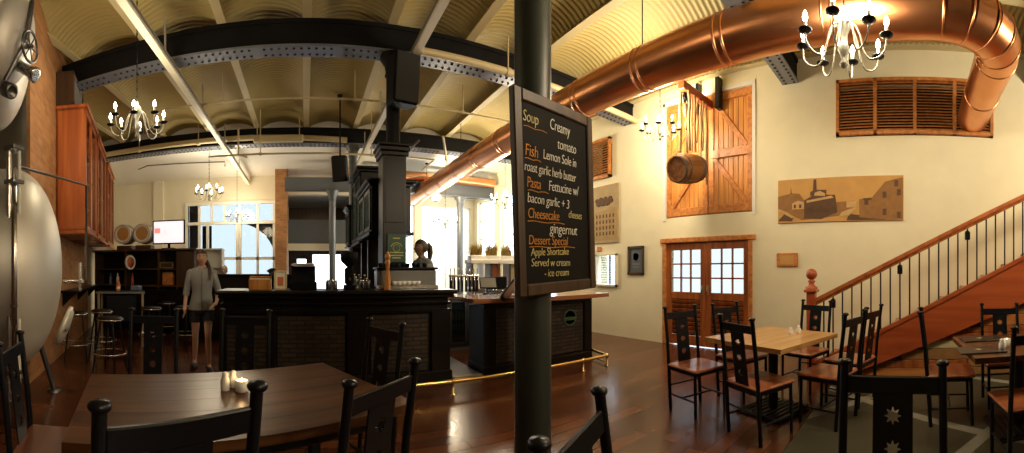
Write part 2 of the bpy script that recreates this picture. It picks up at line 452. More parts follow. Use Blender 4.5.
MB().plate([poly], .05, M.Translation((0, .2, 0))).build('arch_panel', 'joist_paint', s)
MB().box(-4.1, -3.72, .27, .3, 1.1, 3.76).build('curtain', 'blue_grey', s)
MB().box(-3.62, -3.28, .27, .3, 1.1, 3.02).build('curtain', 'blue_grey', s)
# brick pier beside it
struct(BX(-.95, -.58, 12.2, 13.3, 0, 4.66).build('trim_4', 'brick'), 'exposed brick pier beside the arched window')

# small blind window and louvres on the right wall; local X runs along +Y of the room
TR = lambda x=XR: M.Translation((x, 0, 0)) @ M.Rotation(pi/2, 4, 'Z')
s = sempty('window_2', label='small window with grey blinds behind the chalkboard')
MB().box(5.78, 6.45, -.02, .05, 1.08, 1.12).box(5.78, 6.45, -.02, .05, 1.76, 1.80).box(5.78, 5.82, -.02, .05, 1.08, 1.8).box(6.41, 6.45, -.02, .05, 1.08, 1.8).build('window_frame', 'cream_metal', s)
b = MB()
for i in range(16):
    z = 1.14+i*.039; b.add([(5.83, -.08, z), (6.40, -.08, z), (6.40, -.11, z+.022), (5.83, -.11, z+.022)], [(0, 1, 2, 3)])
b.box(6.10, 6.115, -.115, -.06, 1.1, 1.78)
b.build('blind', 'grey_panel', s); BX(5.82, 6.41, -.16, -.15, 1.12, 1.76).build('pane', 'glass', s)
s.matrix_world = TR()
def louvre(name, a, b, z0, z1, nb, ns, label):
    s = empty(name, label, 'louvre vent'); t = .05
    f = MB().box(a, b, 0, .07, z0, z0+t).box(a, b, 0, .07, z1-t, z1).box(a, a+t, 0, .07, z0, z1).box(b-t, b, 0, .07, z0, z1)
    for i in range(1, nb): x = a+(b-a)*i/nb; f.box(x-.028, x+.028, 0, .07, z0, z1)
    f.build('frame', 'oak_orange_x', s)
    for k in range(nb):
        xa = a+(b-a)*k/nb+.03; xb = a+(b-a)*(k+1)/nb-.03; q = MB()
        for i in range(ns):
            z = z0+t+(z1-z0-2*t)*(i+.2)/ns; h = (z1-z0-2*t)/ns
            q.add([(xa, .055, z), (xb, .055, z), (xb, -.0, z+h*.75), (xa, -.0, z+h*.75), (xa, .055, z+.010), (xb, .055, z+.010), (xb, 0, z+h*.75+.01), (xa, 0, z+h*.75+.01)],
                  [(0, 1, 2, 3), (4, 7, 6, 5), (0, 4, 5, 1), (2, 6, 7, 3)])
        q.build('slats', 'oak_orange_x', s)
    BX(a-.08, b+.08, -.40, -.37, z0-.08, z1+.08).build('backing', 'dark_wood', s)  # unseen panel added behind the slats to block daylight
    s.matrix_world = TR(XR-.01)
    return s
louvre('louvre_vent', -1.33, 1.17, 3.58, 4.46, 4, 17, 'wide four-panel orange wooden louvre vent high on cream wall, copper duct entering it')
louvre('louvre_vent', 5.96, 6.61, 3.51, 4.39, 1, 14, 'small orange wooden louvre vent above the sepia print beside the chalkboard')
# barn doors (hoist doors)
s = empty('hoist_door', 'large orange wooden double hoist door high on cream wall behind hanging barrel', 'door')
for a, b, side in ((2.64, 3.53, 1), (3.55, 4.48, -1)):
    p = MB(); n = 9
    for i in range(n):
        x0, x1 = a+(b-a)*i/n, a+(b-a)*(i+1)/n; p.bbox(x0+.003, x1-.003, -.04, 0, 2.47, 4.64, .006)
    lf = p.build('door_leaf', 'oak_orange', s)
    f = MB().bbox(a, b, 0, .035, 2.47, 2.62).bbox(a, b, 0, .035, 4.49, 4.64).bbox(a, b, 0, .035, 3.46, 3.62).bbox(a, a+.11, 0, .031, 2.6, 4.5).bbox(b-.11, b, 0, .031, 2.6, 4.5)
    f.build('rail', 'oak_orange_x', lf)
    g = MB()
    for z0, z1 in ((2.62, 3.46), (3.62, 4.49)):
        xa, xb = (b-.12, a+.12) if side > 0 else (b-.12, a+.12)
        L = sqrt((xb-xa)**2+(z1-z0)**2)
        if side < 0: ang = atan2(z1-z0, xb-xa)
        else: ang = atan2(z0-z1, xb-xa)
        zs = z0 if (side < 0) else z1
        g.bbox(0, L, 0, .032, -.045, .045, .01, M.Translation((xa, 0, zs)) @ M.Rotation(-ang, 4, 'Y'))
    g.build('brace', 'oak_orange_x', lf)
BX(2.55, 4.57, -.34, -.32, 2.35, 4.75).build('light_stop_board', 'oak_orange_x', s)  # unseen board added behind the leaves to stop daylight leaking round them
s.matrix_world = TR(XR+.05)
o = tag(MB().box(2.58, 2.64, -.03, .02, 2.4, 4.7).box(4.48, 4.54, -.03, .02, 2.4, 4.7).box(2.58, 4.54, -.03, .02, 4.64, 4.72).build('door_surround', 'white_plaster'), 'pale plaster surround framing the high orange hoist door', 'trim')
o.matrix_world = TR(XR); o['kind'] = 'structure'
# double door
s = sempty('door_1', label='red-brown double door with twelve-light glazing and louvred lower panels')
f = MB().bbox(2.64, 2.72, -.10, .05, 0, 2.02).bbox(4.48, 4.56, -.10, .05, 0, 2.02).bbox(2.58, 4.60, -.08, .07, 1.96, 2.05)
f.build('door_frame', 'oak_orange_x', s)
for a, b, hs in ((2.72, 3.5985, 1), (3.6015, 4.48, -1)):
    lf = MB().bbox(a, a+.11, -.045, 0, .01, 1.96).bbox(b-.11, b, -.045, 0, .01, 1.96).bbox(a+.1, b-.1, -.045, 0, .01, .2).bbox(a+.1, b-.1, -.045, 0, .88, 1.02).bbox(a+.1, b-.1, -.045, 0, 1.82, 1.96).build('door_leaf', 'door_wood', s)
    g = MB()
    for i in (1, 2):
        x = a+.11+(b-a-.22)*i/3; g.box(x-.014, x+.014, -.04, -.006, 1.02, 1.82); z = 1.02+.8*i/3; g.box(a+.11, b-.11, -.04, -.006, z-.014, z+.014)
    g.build('glazing_bars', 'door_wood', lf)
    BX(a+.11, b-.11, -.026, -.022, 1.02, 1.82).build('pane', 'glass_door', lf)
    q = MB(); ns = 8
    for i in range(ns):
        z = .21+.66*i/ns; q.bbox(a+.105, b-.105, -.012, .0, -.037, .037, .004, M.Translation((0, -.02, z+.045)) @ M.Rotation(R(-28), 4, 'X'))
    q.build('louvre_slats', 'door_wood', lf); BX(a+.1, b-.1, -.043, -.040, .2, .88).build('louvre_backing', 'dark_wood', lf)
    xh = b-.055 if hs > 0 else a+.055
    MB().bbox(xh-.022, xh+.022, 0, .012, .98, 1.16, .004).tube([(xh, .01, 1.02), (xh, .045, 1.03), (xh, .045, 1.12), (xh, .01, 1.13)], .008, 6).build('handle', 'brass_dull', lf)
s.matrix_world = TR(XR+.03)

# ------------------------------------------------------------------ pillars
def pillar(x, y, r, ztop, mat, label, cap=.30, name='pillar'):
    s = empty(name, label, 'pillar', (x, y, 0))
    MB().lathe([(r, 0), (r, ztop-cap)], 24).build('shaft', mat, s)
    MB().lathe([(r*1.25, 0), (r*1.25, .05), (r*1.05, .08), (r*1.05, .1)], 24).build('base', mat, s)
    MB().lathe([(r*1.04, ztop-cap), (r*1.25, ztop-cap+.02), (r*1.1, ztop-cap+.06), (r*1.25, ztop-cap*.45), (r*1.9, ztop-.04), (r*1.9, ztop)], 24).build('capital', mat, s)
    return s
pillar(1.462, 2.175, .126, 4.53, 'pillar_green', 'big dark green round pillar carrying the menu chalkboard')
pillar(1.27, 5.45, .10, 4.53, 'beam_black', 'black pillar rising from top of the back bar, loudspeaker on it')
pillar(1.19, 9.5, .10, 4.53, 'column_grey', 'dark pillar behind the back bar beside the tilted loudspeaker')
pillar(.82, 11.5, .10, 3.82, 'column_grey', 'slim grey pillar at the lobby entrance')
pillar(4.9, 11.5, .10, 3.82, 'column_grey', 'slim grey pillar among the bright far windows')

# ------------------------------------------------------------------ chalkboard
def text(body, size, mat, T, parent, name='chalk_writing', shear=.12, ext=.001, sx=1.0, align='LEFT'):
    c = bpy.data.curves.new('txt', 'FONT'); c.body = body; c.size = size; c.shear = shear; c.extrude = ext
    c.align_x = align; c.align_y = 'CENTER'; c.resolution_u = 3; c.offset = -size*.012; c.space_character = .95
    t = bpy.data.objects.new('txt', c); col.objects.link(t)
    me = bpy.data.meshes.new_from_object(t, depsgraph=bpy.context.evaluated_depsgraph_get())
    bpy.data.objects.remove(t); bpy.data.curves.remove(c)
    me.name = name; me.materials.clear(); me.materials.append(MAT[mat])
    me.transform(T @ M.Diagonal((sx, 1, 1, 1)))
    o = bpy.data.objects.new(name, me); col.objects.link(o); o.parent = parent; return o
P1 = V((1.163, 1.95, 0)); P2 = V((2.02, 2.135, 0)); bw = (P2-P1).length
s = empty('menu_chalkboard', 'tall wooden framed chalkboard with handwritten menu hung on the dark pillar', 'chalkboard', (P1.x+.045, P1.y+.01, 1.26), atan2(P2.y-P1.y, P2.x-P1.x))
s.rotation_euler[1] = R(-2.4); s.scale = (.91, 1, 1)
bh = 1.26; t = .075
MB().bbox(0, t, -.02, .03, 0, bh, .008).bbox(bw-t, bw, -.02, .03, 0, bh, .008).bbox(t, bw-t, -.02, .03, 0, t, .008).bbox(t, bw-t, -.02, .03, bh-t, bh, .008).build('frame', 'frame_wood', s)
BX(t, bw-t, -.004, .02, t, bh-t).build('slate', 'chalk_black', s)
FT = lambda x, z, a=0: M.Translation((x, -.006, z)) @ M.Rotation(R(90), 4, 'X') @ M.Rotation(a, 4, 'Z')
lines = [('Soup', .09, 1.10, .10, 'chalk_yellow', .8), ('Creamy', .36, 1.105, .105, 'chalk_white', .72), ('tomato', .44, .99, .10, 'chalk_white', .8),
         ('Fish', .10, .895, .105, 'chalk_orange', .85), ('Lemon Sole in', .28, .895, .09, 'chalk_white', .78),
         ('roast garlic herb butter', .09, .795, .088, 'chalk_white', .72), ('Pasta', .11, .70, .095, 'chalk_orange', .75), ('Fettucine w/', .33, .70, .095, 'chalk_white', .78),
         ('bacon garlic + 3', .11, .605, .088, 'chalk_white', .85), ('Cheesecake', .11, .51, .092, 'chalk_orange', .78), ('cheeses', .55, .53, .075, 'chalk_yellow', .75),
         ('gingernut', .33, .425, .10, 'chalk_white', .9), ('Dessert Special', .11, .345, .085, 'chalk_orange', .85),
         ('Apple Shortcake', .13, .27, .072, 'chalk_yellow', .9), ('Served w cream', .13, .205, .072, 'chalk_yellow', .95), ('- ice cream', .26, .135, .072, 'chalk_yellow', .9)]
for i, (b, x, z, sz, mt, sx) in enumerate(lines):
    text(b, sz, mt, FT(x, z, R(rnd.uniform(-1.5, 1))), s, sx=sx)
for x0, x1, z in ((.10, .33, 1.04), (.10, .26, .845), (.12, .33, .652), (.11, .50, .462), (.12, .62, .303)):
    MB().tube([(x0+(x1-x0)*i/6, -.005, z+.004*sin(i*1.7)) for i in range(7)], .0022, 5).build('underline', 'chalk_orange', s)
BX(.16, .36, .02, .05, 1.0, 1.04).build('bracket', 'black_metal', s); BX(.16, .36, .02, .05, .25, .29).build('bracket', 'black_metal', s); BX(bw-.07, bw+.03, .0, .03, .01, .05).build('bracket', 'black_metal', s)

# ------------------------------------------------------------------ copper duct
duct = empty('copper_duct', 'large polished copper duct running under the ceiling and elbowing into the wall vent', 'duct', (0, 0, 0))
DX, DZ, DR = 3.60, 3.86, .25
def ring_at(p, d, r, wd, parent, nm='seam_ring'):
    q = V(d).to_track_quat('Z', 'Y').to_matrix().to_4x4()
    return MB().lathe([(r, -wd/2), (r+.007, -wd/2), (r+.007, wd/2), (r, wd/2)], 28, M.Translation(p) @ q, False).build(nm, 'copper', parent)
ys = [-.30, .75, 1.85, 2.95, 4.05, 5.15, 6.25, 7.35, 8.45, 9.55, 10.65, 12.3]
for i in range(len(ys)-1):
    MB().tube([(DX, ys[i], DZ), (DX, ys[i+1], DZ)], DR, 32, caps=False).build('duct_section', 'copper', duct)
for y in ys[1:-1]:
    for dy in (-.045, .045): ring_at((DX, y+dy, DZ), (0, 1, 0), DR, .025, duct)
# lobster-back elbow of flat gores, then the run into the wall
cx, cy, rr = DX+.68, -.30, .68
el = [(cx-rr*cos(a), cy-rr*sin(a), DZ) for a in [pi/2*i/5 for i in range(6)]]
for i in range(5):
    MB().tube([el[i], el[i+1]], DR*1.01, 32, caps=False).build('elbow_gore', 'copper', duct)
for i in range(0, 6):
    d = (sin(pi/2*i/5), -cos(pi/2*i/5), 0); ring_at(el[i], d, DR*1.0, .018, duct)
MB().tube([el[-1], (5.2, -.99, DZ)], DR*.98, 32, caps=False).build('duct_section', 'copper', duct)
MB().tube([(5.2, -.99, DZ), (XR+.02, -1.0, DZ)], DR*.98, 32).build('duct_section', 'copper', duct)
ring_at((5.2, -.99, DZ), (1, 0, 0), DR*.98, .03, duct)
for y in (0.6, 3.0, 5.7, 8.4, 11):
    MB().tube([(DX, y, DZ+DR), (DX, y, 5.1 if y < 9.5 else 4.66)], .008, 6).lathe([(.05, 5.03 if y < 9.5 else 4.62), (.05, 5.08 if y < 9.5 else 4.66)], 12, M.Translation((DX, y, 0))).build('hanger_rod', 'black_metal', duct)
s = empty('copper_duct', 'copper branch duct crossing the far room above low dark beam', 'duct', (0, 0, 0))
MB().tube([(.9, 11.15, 4.28), (5.95, 11.15, 4.28)], .14, 24).build('duct_section', 'copper', s)
for x in (2.2, 3.6, 5.0): ring_at((x, 11.15, 4.28), (1, 0, 0), .14, .03, s)
for x in (2.6, 5.2): MB().tube([(x, 11.15, 4.4), (x, 11.15, 4.67)], .008, 6).build('hanger_rod', 'black_metal', s)

# ------------------------------------------------------------------ trunking and pipes
def trunk(x, y0, y1, label, z=4.32):
    s = empty('lighting_trunking', label, 'trunking', (x, y0, z))
    L = y1-y0
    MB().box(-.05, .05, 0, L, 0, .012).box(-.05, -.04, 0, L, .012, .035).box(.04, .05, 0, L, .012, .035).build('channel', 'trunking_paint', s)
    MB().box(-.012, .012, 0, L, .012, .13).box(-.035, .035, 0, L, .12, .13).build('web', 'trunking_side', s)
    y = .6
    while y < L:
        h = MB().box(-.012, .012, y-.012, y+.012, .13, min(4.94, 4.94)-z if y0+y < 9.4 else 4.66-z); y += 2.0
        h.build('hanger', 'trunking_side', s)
trunk(-1.90, 2.4, 12.9, 'long cream lighting trunking crossing the ceiling above first chandelier')
trunk(1.47, 2.8, 12.9, 'long cream lighting trunking passing the black pillar with loudspeaker')
def pipe(pts, r, mat, label, name='ceiling_pipe', clips=()):
    s = empty(name, label, 'pipe'); MB().tube(pts, r, 10).build('tube', mat, s)
    if clips:
        for x, y, z in clips: MB().tube([(x, y, z), (x, y, 5.05)], .012, 6).lathe([(r+.012, -.03), (r+.012, .03)], 12, M.Translation((x, y, z)) @ M.Rotation(pi/2, 4, 'Y')).build('clip', mat, s)
pipe([(-5.2, 9.15, 4.60), (-1.3, 9.15, 4.62), (1.0, 9.15, 4.55)], .065, 'pipe_cream', 'thick cream pipe along the far black beam', clips=[(-4.2, 9.15, 4.6), (-2.6, 9.15, 4.6)])
pipe([(-2.6, 6.9, 4.52), (4.5, 6.9, 4.52), (5.9, 6.9, 4.50)], .018, 'pipe_cream', 'thin cream conduit crossing the vaults between the two beams', clips=[(-1.5, 6.9, 4.52), (.9, 6.9, 4.52), (3, 6.9, 4.52)])
pipe([(1.6, 5.15, 4.50), (6.0, 5.15, 4.50)], .055, 'pipe_cream', 'thick cream pipe alongside the nearer black beam', clips=[(3, 5.15, 4.5), (5, 5.15, 4.5)])
pipe([(-2.2, 8.6, 4.05), (3.0, 8.6, 4.05), (3.0, 9.6, 4.05)], .022, 'pipe_cream', 'thin cream pipe hung below the far beam', clips=[(-1.0, 8.6, 4.05), (1.5, 8.6, 4.05)])
pipe([(-1.45, 8.3, 4.55), (-1.45, 8.3, 3.95), (-1.25, 8.3, 3.9)], .02, 'pipe_cream', 'short bent drop pipe near the long grey housing')
pipe([(-4.9, 10.6, 4.5), (-4.6, 10.6, 4.58), (-2.3, 10.9, 4.58), (-2.3, 10.9, 4.45)], .018, 'pipe_grey', 'thin dark gas pipe under the white far ceiling')
pipe([(3.0, 8.0, 4.40), (4.1, 10.5, 4.35), (5.9, 12.0, 4.3)], .03, 'pipe_cream', 'slanting cream pipe above the far windows')
pipe([(1.9, 9.2, 3.72), (2.6, 8.5, 4.45)], .03, 'pipe_grey', 'short diagonal strut beside the copper duct')
pipe([(1.9, 10.3, 4.1), (5.9, 10.3, 4.0)], .02, 'pipe_cream', 'thin pale pipe crossing above the far counter')
s = empty('strip_light_housing', 'long cream box housing under the far beam', 'light housing', (-.62, 8.9, 4.42))
MB().bbox(-.58, .58, -.1, .1, 0, .13, .02).build('housing', 'pipe_cream', s)
for x in (-.5, .48): BX(x, x+.02, -.01, .01, .13, .52).build('hanger', 'pipe_cream', s)
MB().bbox(-.56, .56, -.03, .03, -.02, 0, .01).build('diffuser', 'trunking_paint', s)
s = empty('ceiling_projector', 'small white dome fixture under low dark beam beside copper duct', 'ceiling fixture', (4.0, 11.3, 3.72))
MB().lathe([(.001, -.13), (.11, -.11), (.17, -.04), (.17, .02), (.12, .1)], 18).build('body', 'white_ceramic', s)
MB().lathe([(.05, -.14), (.05, -.12)], 12).build('lens', 'black_plastic', s)

# ------------------------------------------------------------------ loudspeakers
def speaker(loc, rz, tilt, label, sc3=1, pole=0):
    s = empty('loudspeaker', label, 'loudspeaker', loc, rz, None); s.rotation_euler = (tilt, 0, rz); s.scale = (sc3,)*3
    MB().bbox(-.19, .19, -.16, .14, -.33, .33, .03).build('cabinet', 'black_plastic', s)
    MB().bbox(-.17, .17, -.175, -.158, -.31, .31, .01).build('grille', 'rubber', s)
    MB().tube([(0, .13, 0), (0, .27, .02)], .02, 8).bbox(-.06, .06, .12, .15, -.08, .08).build('mounting_bracket', 'black_metal', s)
    if pole:
        o = MB().tube([(0, .0, .25), (0, .0, pole)], .018, 8).lathe([(.06, pole-.02), (.06, pole)], 12).build('hanging_pole', 'black_metal', s); o.data.transform(M.Rotation(-tilt, 4, 'X') @ M.Scale(1/sc3, 4))
    return s
speaker((1.33, 5.12, 4.03), .18, .12, 'black loudspeaker mounted high on the black pillar')
speaker((.74, 8.1, 3.58), -.35, .25, 'tilted black loudspeaker near white ceiling behind the back bar', .8, 1.55)
speaker((5.6, 9.0, 2.72), -.9, .1, 'small dark loudspeaker by the far bright windows', .5, 2.42)

# ------------------------------------------------------------------ chandeliers
def chandelier():
    s = empty('chandelier', '', 'chandelier')
    MB().lathe([(.001, -.20), (.02, -.19), (.035, -.16), (.018, -.13), (.03, -.09), (.05, -.05), (.03, -.01), (.022, .05), (.045, .10), (.06, .15), (.05, .20), (.02, .23), (.012, .27)], 16).build('body', 'chandelier_paint', s)
    ring = MB(); ring.tube([(.02*cos(t), 0, .29+.02*sin(t)) for t in [2*pi*i/10 for i in range(10)]], .004, 5, closed=True); ring.build('loop', 'black_metal', s)
    for k in range(8):
        a = 2*pi*k/8+.2; c, d = cos(a), sin(a); R_ = .34; zt = -.02+(.03 if k % 2 else 0)
        pts = [(.035, .13), (.08, .14), (.13, .05), (.16, -.07), (.21, -.145), (.28, -.135), (.33, -.08), (R_, zt)]
        # smooth the arm
        sm = []
        for i in range(len(pts)-1):
            p0 = pts[max(i-1, 0)]; p1 = pts[i]; p2 = pts[i+1]; p3 = pts[min(i+2, len(pts)-1)]
            for u_ in (0, .33, .66):
                f = [.5*((2*p1[q])+(-p0[q]+p2[q])*u_+(2*p0[q]-5*p1[q]+4*p2[q]-p3[q])*u_**2+(-p0[q]+3*p1[q]-3*p2[q]+p3[q])*u_**3) for q in (0, 1)]
                sm.append(f)
        sm.append(pts[-1])
        arm = MB().tube([(r_*c, r_*d, z) for r_, z in sm], .0075, 6).build('arm', 'chandelier_paint', s)
        T = M.Translation((R_*c, R_*d, zt))
        MB().lathe([(.008, 0), (.025, .004), (.052, .018), (.055, .024), (.048, .022), (.012, .012)], 14, T).build('drip_pan', 'black_metal', arm)
        MB().lathe([(.014, .012), (.014, .085), (.011, .09)], 10, T).build('candle_tube', 'white_ceramic', arm)
        MB().lathe([(.006, .085), (.016, .10), (.021, .118), (.017, .14), (.007, .162), (.001, .172)], 10, T).build('bulb', 'bulb', arm)
    return s
ch0 = chandelier(); cht = snap(ch0)
def chand(first, loc, label, zc, energy, sc3=1.0, crook=None):
    o = place(cht, first, loc, loc[0]*.7, label, 'chandeliers'); o.scale = (sc3,)*3
    m = MB(); L = (zc-loc[2]-.3*sc3)/sc3
    n = max(1, int(L/.05)) ; m.tube([(0, 0, .30), (0, 0, .30+L)], .0035, 5)
    for i in range(0, n, 1):
        z = .31+i*.05
        if i % 2: m.box(-.008, .008, -.003, .003, z, z+.04)
        else: m.box(-.003, .003, -.008, .008, z, z+.04)
    m.build('chain', 'black_metal', o)
    MB().lathe([(.001, .28+L), (.04, .29+L), (.055, .31+L), (.055, .33+L)], 14).build('ceiling_rose', 'black_metal', o)
    lighter('lamp_light', (0, 0, .30), energy, (1, .83, .57), .28, o)
    return o
chs = [chand(True, (-2.07, 4.44, 3.30), 'white chandelier hanging at left beside hanging wooden cabinets, nearest on that side', 5.1, 48),
       chand(False, (3.0, .52, 3.22), 'large chandelier at upper right in front of the copper duct', 5.1, 165),
       chand(False, (5.0, 3.79, 3.72), 'chandelier in front of the hoist door left of the hanging barrel', 5.1, 230, .88),
       chand(False, (-2.44, 9.6, 3.42), 'chandelier hanging in front of large arched window', 4.66, 80),
       chand(False, (-2.14, 12.0, 3.15), 'faint chandelier seen against the arched window, behind another one', 4.66, 60),
       chand(False, (3.97, 10.4, 2.85), 'faint pale chandelier against the bright far windows above the barista', 4.66, 260),
       chand(False, (3.5, -2.9, 3.3), 'added fill chandelier beside the stairs, out of view to the right', 5.1, 300),  # unseen lamp added as fill to brighten the right wall
       chand(False, (4.75, 8.3, 3.15), 'pale chandelier just left of the chalkboard above grassy planters', 5.1, 150)]

def faceroom(s):
    for ch in kids(s):
        ch.data.transform(M.Diagonal((1, -1, 1, 1))); ch.data.flip_normals()
    s.matrix_world = TR(XR)
# ------------------------------------------------------------------ wall decorations (local X = +Y of the room, local Y = into the room's wall normal reversed)
def onwall(name, label, cat): return empty(name, label, cat)
s = onwall('sepia_print', 'wide sepia print of old brewery town under louvre vent on cream wall', 'picture')
y0, y1, z0, z1 = .10, 2.16, 2.22, 2.93
BX(y0, y1, 0, .03, z0, z1).build('canvas', 'sepia_light', s)
qn = [0]
def quad(mb, pts): qn[0] += 1; mb.plate([pts], .004, M.Translation((0, .032+.00035*qn[0], 0)))
# the print's buildings: local x runs left in the picture (towards the camera's left is +x)
W = y1-y0; H = z1-z0; px = lambda u, v: (y1-u*W, z0+v*H)
m = MB(); quad(m, [px(.0, .28), px(.0, .62), px(.12, .68), px(.18, .66), px(.22, .5), px(.4, .42), px(.62, .45), px(.62, .3), px(.5, .12), px(.2, .05), px(.1, .2)][::-1]); m.build('print_town', 'sepia_mid', s)
m = MB()
for pl in ([px(.22, .08), px(.22, .5), px(.30, .62), px(.47, .6), px(.49, .2), px(.36, .06)], [px(.29, .6), px(.297, .97), px(.318, .97), px(.325, .6)], [px(.105, .66), px(.11, .82), px(.116, .66)],
           [px(.27, .6), px(.27, .68), px(.30, .73), px(.4, .72), px(.4, .6)], [px(.56, .02), px(.58, .16), px(.72, .10), px(.86, .08), px(.86, 0.01)], [px(.0, .05), px(.06, .22), px(.13, .12), px(.12, .03)]): quad(m, pl)
m.build('print_brewery', 'sepia_dark', s)
m = MB()
for pl in ([px(.66, .08), px(.66, .48), px(.76, .52), px(.86, .86), px(.94, .92), px(.995, .95), px(.995, .02), px(.86, .02)],): quad(m, pl)
m.build('print_warehouse', 'sepia_mid', s)
m = MB()
for u, v in ((.84, .5), (.84, .12), (.95, .55), (.93, .75), (.70, .35), (.95, .05)): quad(m, [px(u, v), px(u, v+.14), px(u+.03, v+.14), px(u+.03, v)])
m.build('print_windows', 'sepia_dark', s)
m = MB()
for pl in ([px(.12, .30), px(.12, .44), px(.17, .50), px(.22, .46), px(.22, .30)], [px(.30, .60), px(.31, .67), px(.35, .70), px(.39, .64), px(.39, .58)], [px(.56, .30), px(.56, .44), px(.64, .44), px(.64, .30)], [px(.24, .44), px(.24, .49), px(.44, .58), px(.46, .53)], [px(.50, .10), px(.52, .20), px(.62, .30), px(.64, .28), px(.58, .12)], [px(.0, .28), px(.0, .34), px(.08, .24), px(.14, .12), px(.12, .10)]): quad(m, pl)
m.build('print_pale_walls', 'sepia_pale', s)
m = MB()
for i in range(7): quad(m, [px(.245+.032*i, .22), px(.245+.032*i, .34), px(.260+.032*i, .34), px(.260+.032*i, .22)])
for i in range(2): quad(m, [px(.135+.045*i, .33), px(.135+.045*i, .41), px(.152+.045*i, .41), px(.152+.045*i, .33)])
quad(m, [px(.69, .46), px(.69, .50), px(.75, .50), px(.76, .46)]); quad(m, [px(.60, .05), px(.62, .13), px(.66, .10), px(.66, .04)])
m.build('print_details', 'sepia_dark', s)
s.matrix_world = TR(XR)
s = onwall('sepia_print', 'tall sepia print of a stone building beside the chalkboard', 'picture')
BX(5.74, 6.56, -.03, 0, 2.05, 3.34).build('canvas', 'pale_print', s)
m = MB().plate([[(5.78, 2.12), (5.78, 2.80), (5.95, 2.86), (6.12, 2.78), (6.50, 2.74), (6.50, 2.12)]], .006, M.Translation((0, -.033, 0))); m.build('print_building', 'pale_wall_print', s)
m = MB()
for r_ in range(4):
    for c_ in range(6): m.box(5.86+c_*.105, 5.90+c_*.105, -.04, -.036, 2.22+r_*.13, 2.30+r_*.13)
for i in range(16): m.ball((5.95+.03*i, -.036, 2.98+.06*sin(i*1.3)), .07, 8, 5, (1, .1, .7))
m.build('print_tree', 'sepia_dark', s)
faceroom(s)
s = onwall('framed_poster', 'small dark framed bluish poster left of the double door', 'picture')
MB().bbox(5.02, 5.47, -.035, 0, 1.34, 1.40).bbox(5.02, 5.47, -.035, 0, 1.88, 1.94).bbox(5.02, 5.08, -.035, 0, 1.34, 1.94).bbox(5.41, 5.47, -.035, 0, 1.34, 1.94).build('frame', 'frame_wood', s)
BX(5.08, 5.41, -.012, -.004, 1.40, 1.88).build('sheet', 'column_grey', s)
m = MB().lathe([(.10, 0), (.10, .004), (.085, .004), (.085, 0)], 20, M.Translation((5.245, -.013, 1.72)) @ M.Rotation(pi/2, 4, 'X')).box(5.14, 5.35, -.016, -.012, 1.55, 1.58).box(5.16, 5.33, -.016, -.012, 1.49, 1.51)
m.build('emblem', 'blue_grey', s); faceroom(s)
s = onwall('wall_plaque', 'plain honey-coloured wooden plaque on the wall right of the double door', 'plaque')
MB().bbox(1.82, 2.19, -.03, 0, 1.49, 1.72, .01).build('board', 'oak_orange_x', s); MB().box(1.88, 2.13, -.034, -.03, 1.53, 1.68).build('face', 'sepia_light', s); faceroom(s)
s = onwall('wall_plaque', 'tiny brown plaque on the wall below tall sepia print', 'plaque')
MB().bbox(6.28, 6.42, -.025, 0, 1.87, 1.97, .008).build('board', 'oak_orange_x', s); faceroom(s)
# hanging barrel with hoist
s = empty('hoist_bracket', 'brown timber hoist bracket with pulley above the hoist door', 'hoist')
MB().bbox(5.15, XR, 3.42, 3.54, 4.36, 4.50, .01).build('timber_arm', 'red_wood', s)
MB().bbox(5.95, XR, 3.22, 3.30, 4.3, 4.85, .006).build('upright', 'black_metal', s); MB().bbox(5.97, XR, 3.66, 3.72, 4.3, 4.85, .006).build('upright', 'black_metal', s)
MB().lathe([(.07, -.02), (.05, -.008), (.05, .008), (.07, .02)], 16, M.Translation((5.3, 3.48, 4.28)) @ M.Rotation(pi/2, 4, 'X')).bbox(5.27, 5.33, 3.44, 3.46, 4.2, 4.40).bbox(5.27, 5.33, 3.50, 3.52, 4.2, 4.40).build('pulley', 'black_metal', s)
s = empty('hoist_rope', 'bundle of old ropes and chain hanging from the hoist bracket to barrel', 'rope')
for i, (x, y, zb) in enumerate(((5.27, 3.40, 3.38), (5.33, 3.48, 3.38), (5.25, 3.56, 3.38), (5.62, 3.46, 3.62), (5.80, 3.50, 3.15), (5.9, 3.44, 2.95), (5.45, 3.40, 3.40), (5.55, 3.53, 3.45), (5.70, 3.40, 3.5))):
    MB().tube([(x+.012*sin(j*1.1+i), y+.012*cos(j*.9+i), 4.36-(4.36-zb)*j/12) for j in range(13)], .026 if i < 3 else .018, 8).build('strand', 'rope', s)
MB().ball((5.28, 3.46, 4.05), .07, 10, 8, (1, .8, 1.7)).ball((5.30, 3.46, 3.82), .05, 10, 8, (1, .8, 1.7)).build('block', 'rope', s)
def barrel(name, label, T, r=.20, L=.50, mat='barrel_wood', hoop='brass_dull', head='barrel_wood'):
    s = empty(name, label, 'barrel')
    pr = [(r+r*.22*(1-(2*i/12-1)**2), -L/2+L*i/12) for i in range(13)]
    MB().lathe([(r-.02, -L/2+.02), (r-.02, -L/2)]+pr+[(r-.02, L/2-.0), (r-.02, L/2-.02)], 28, caps=False).build('staves', mat, s)
    MB().lathe([(.001, L/2-.018), (r-.015, L/2-.018)], 28).lathe([(.001, -L/2+.018), (r-.015, -L/2+.018)], 28).build('head', head, s)
    for u_ in (.04, .2, .8, .96):
        ra = r+r*.22*(1-(2*u_-1)**2)+.004; z = -L/2+L*u_
        MB().lathe([(ra-.006, z-.02), (ra+.003, z-.02), (ra+.003, z+.02), (ra-.006, z+.02)], 28, caps=False).build('hoop', hoop, s)
    s.matrix_world = T; return s
ax = V((-.93, .10, -.20)).normalized().to_track_quat('Z', 'Y').to_matrix().to_4x4()
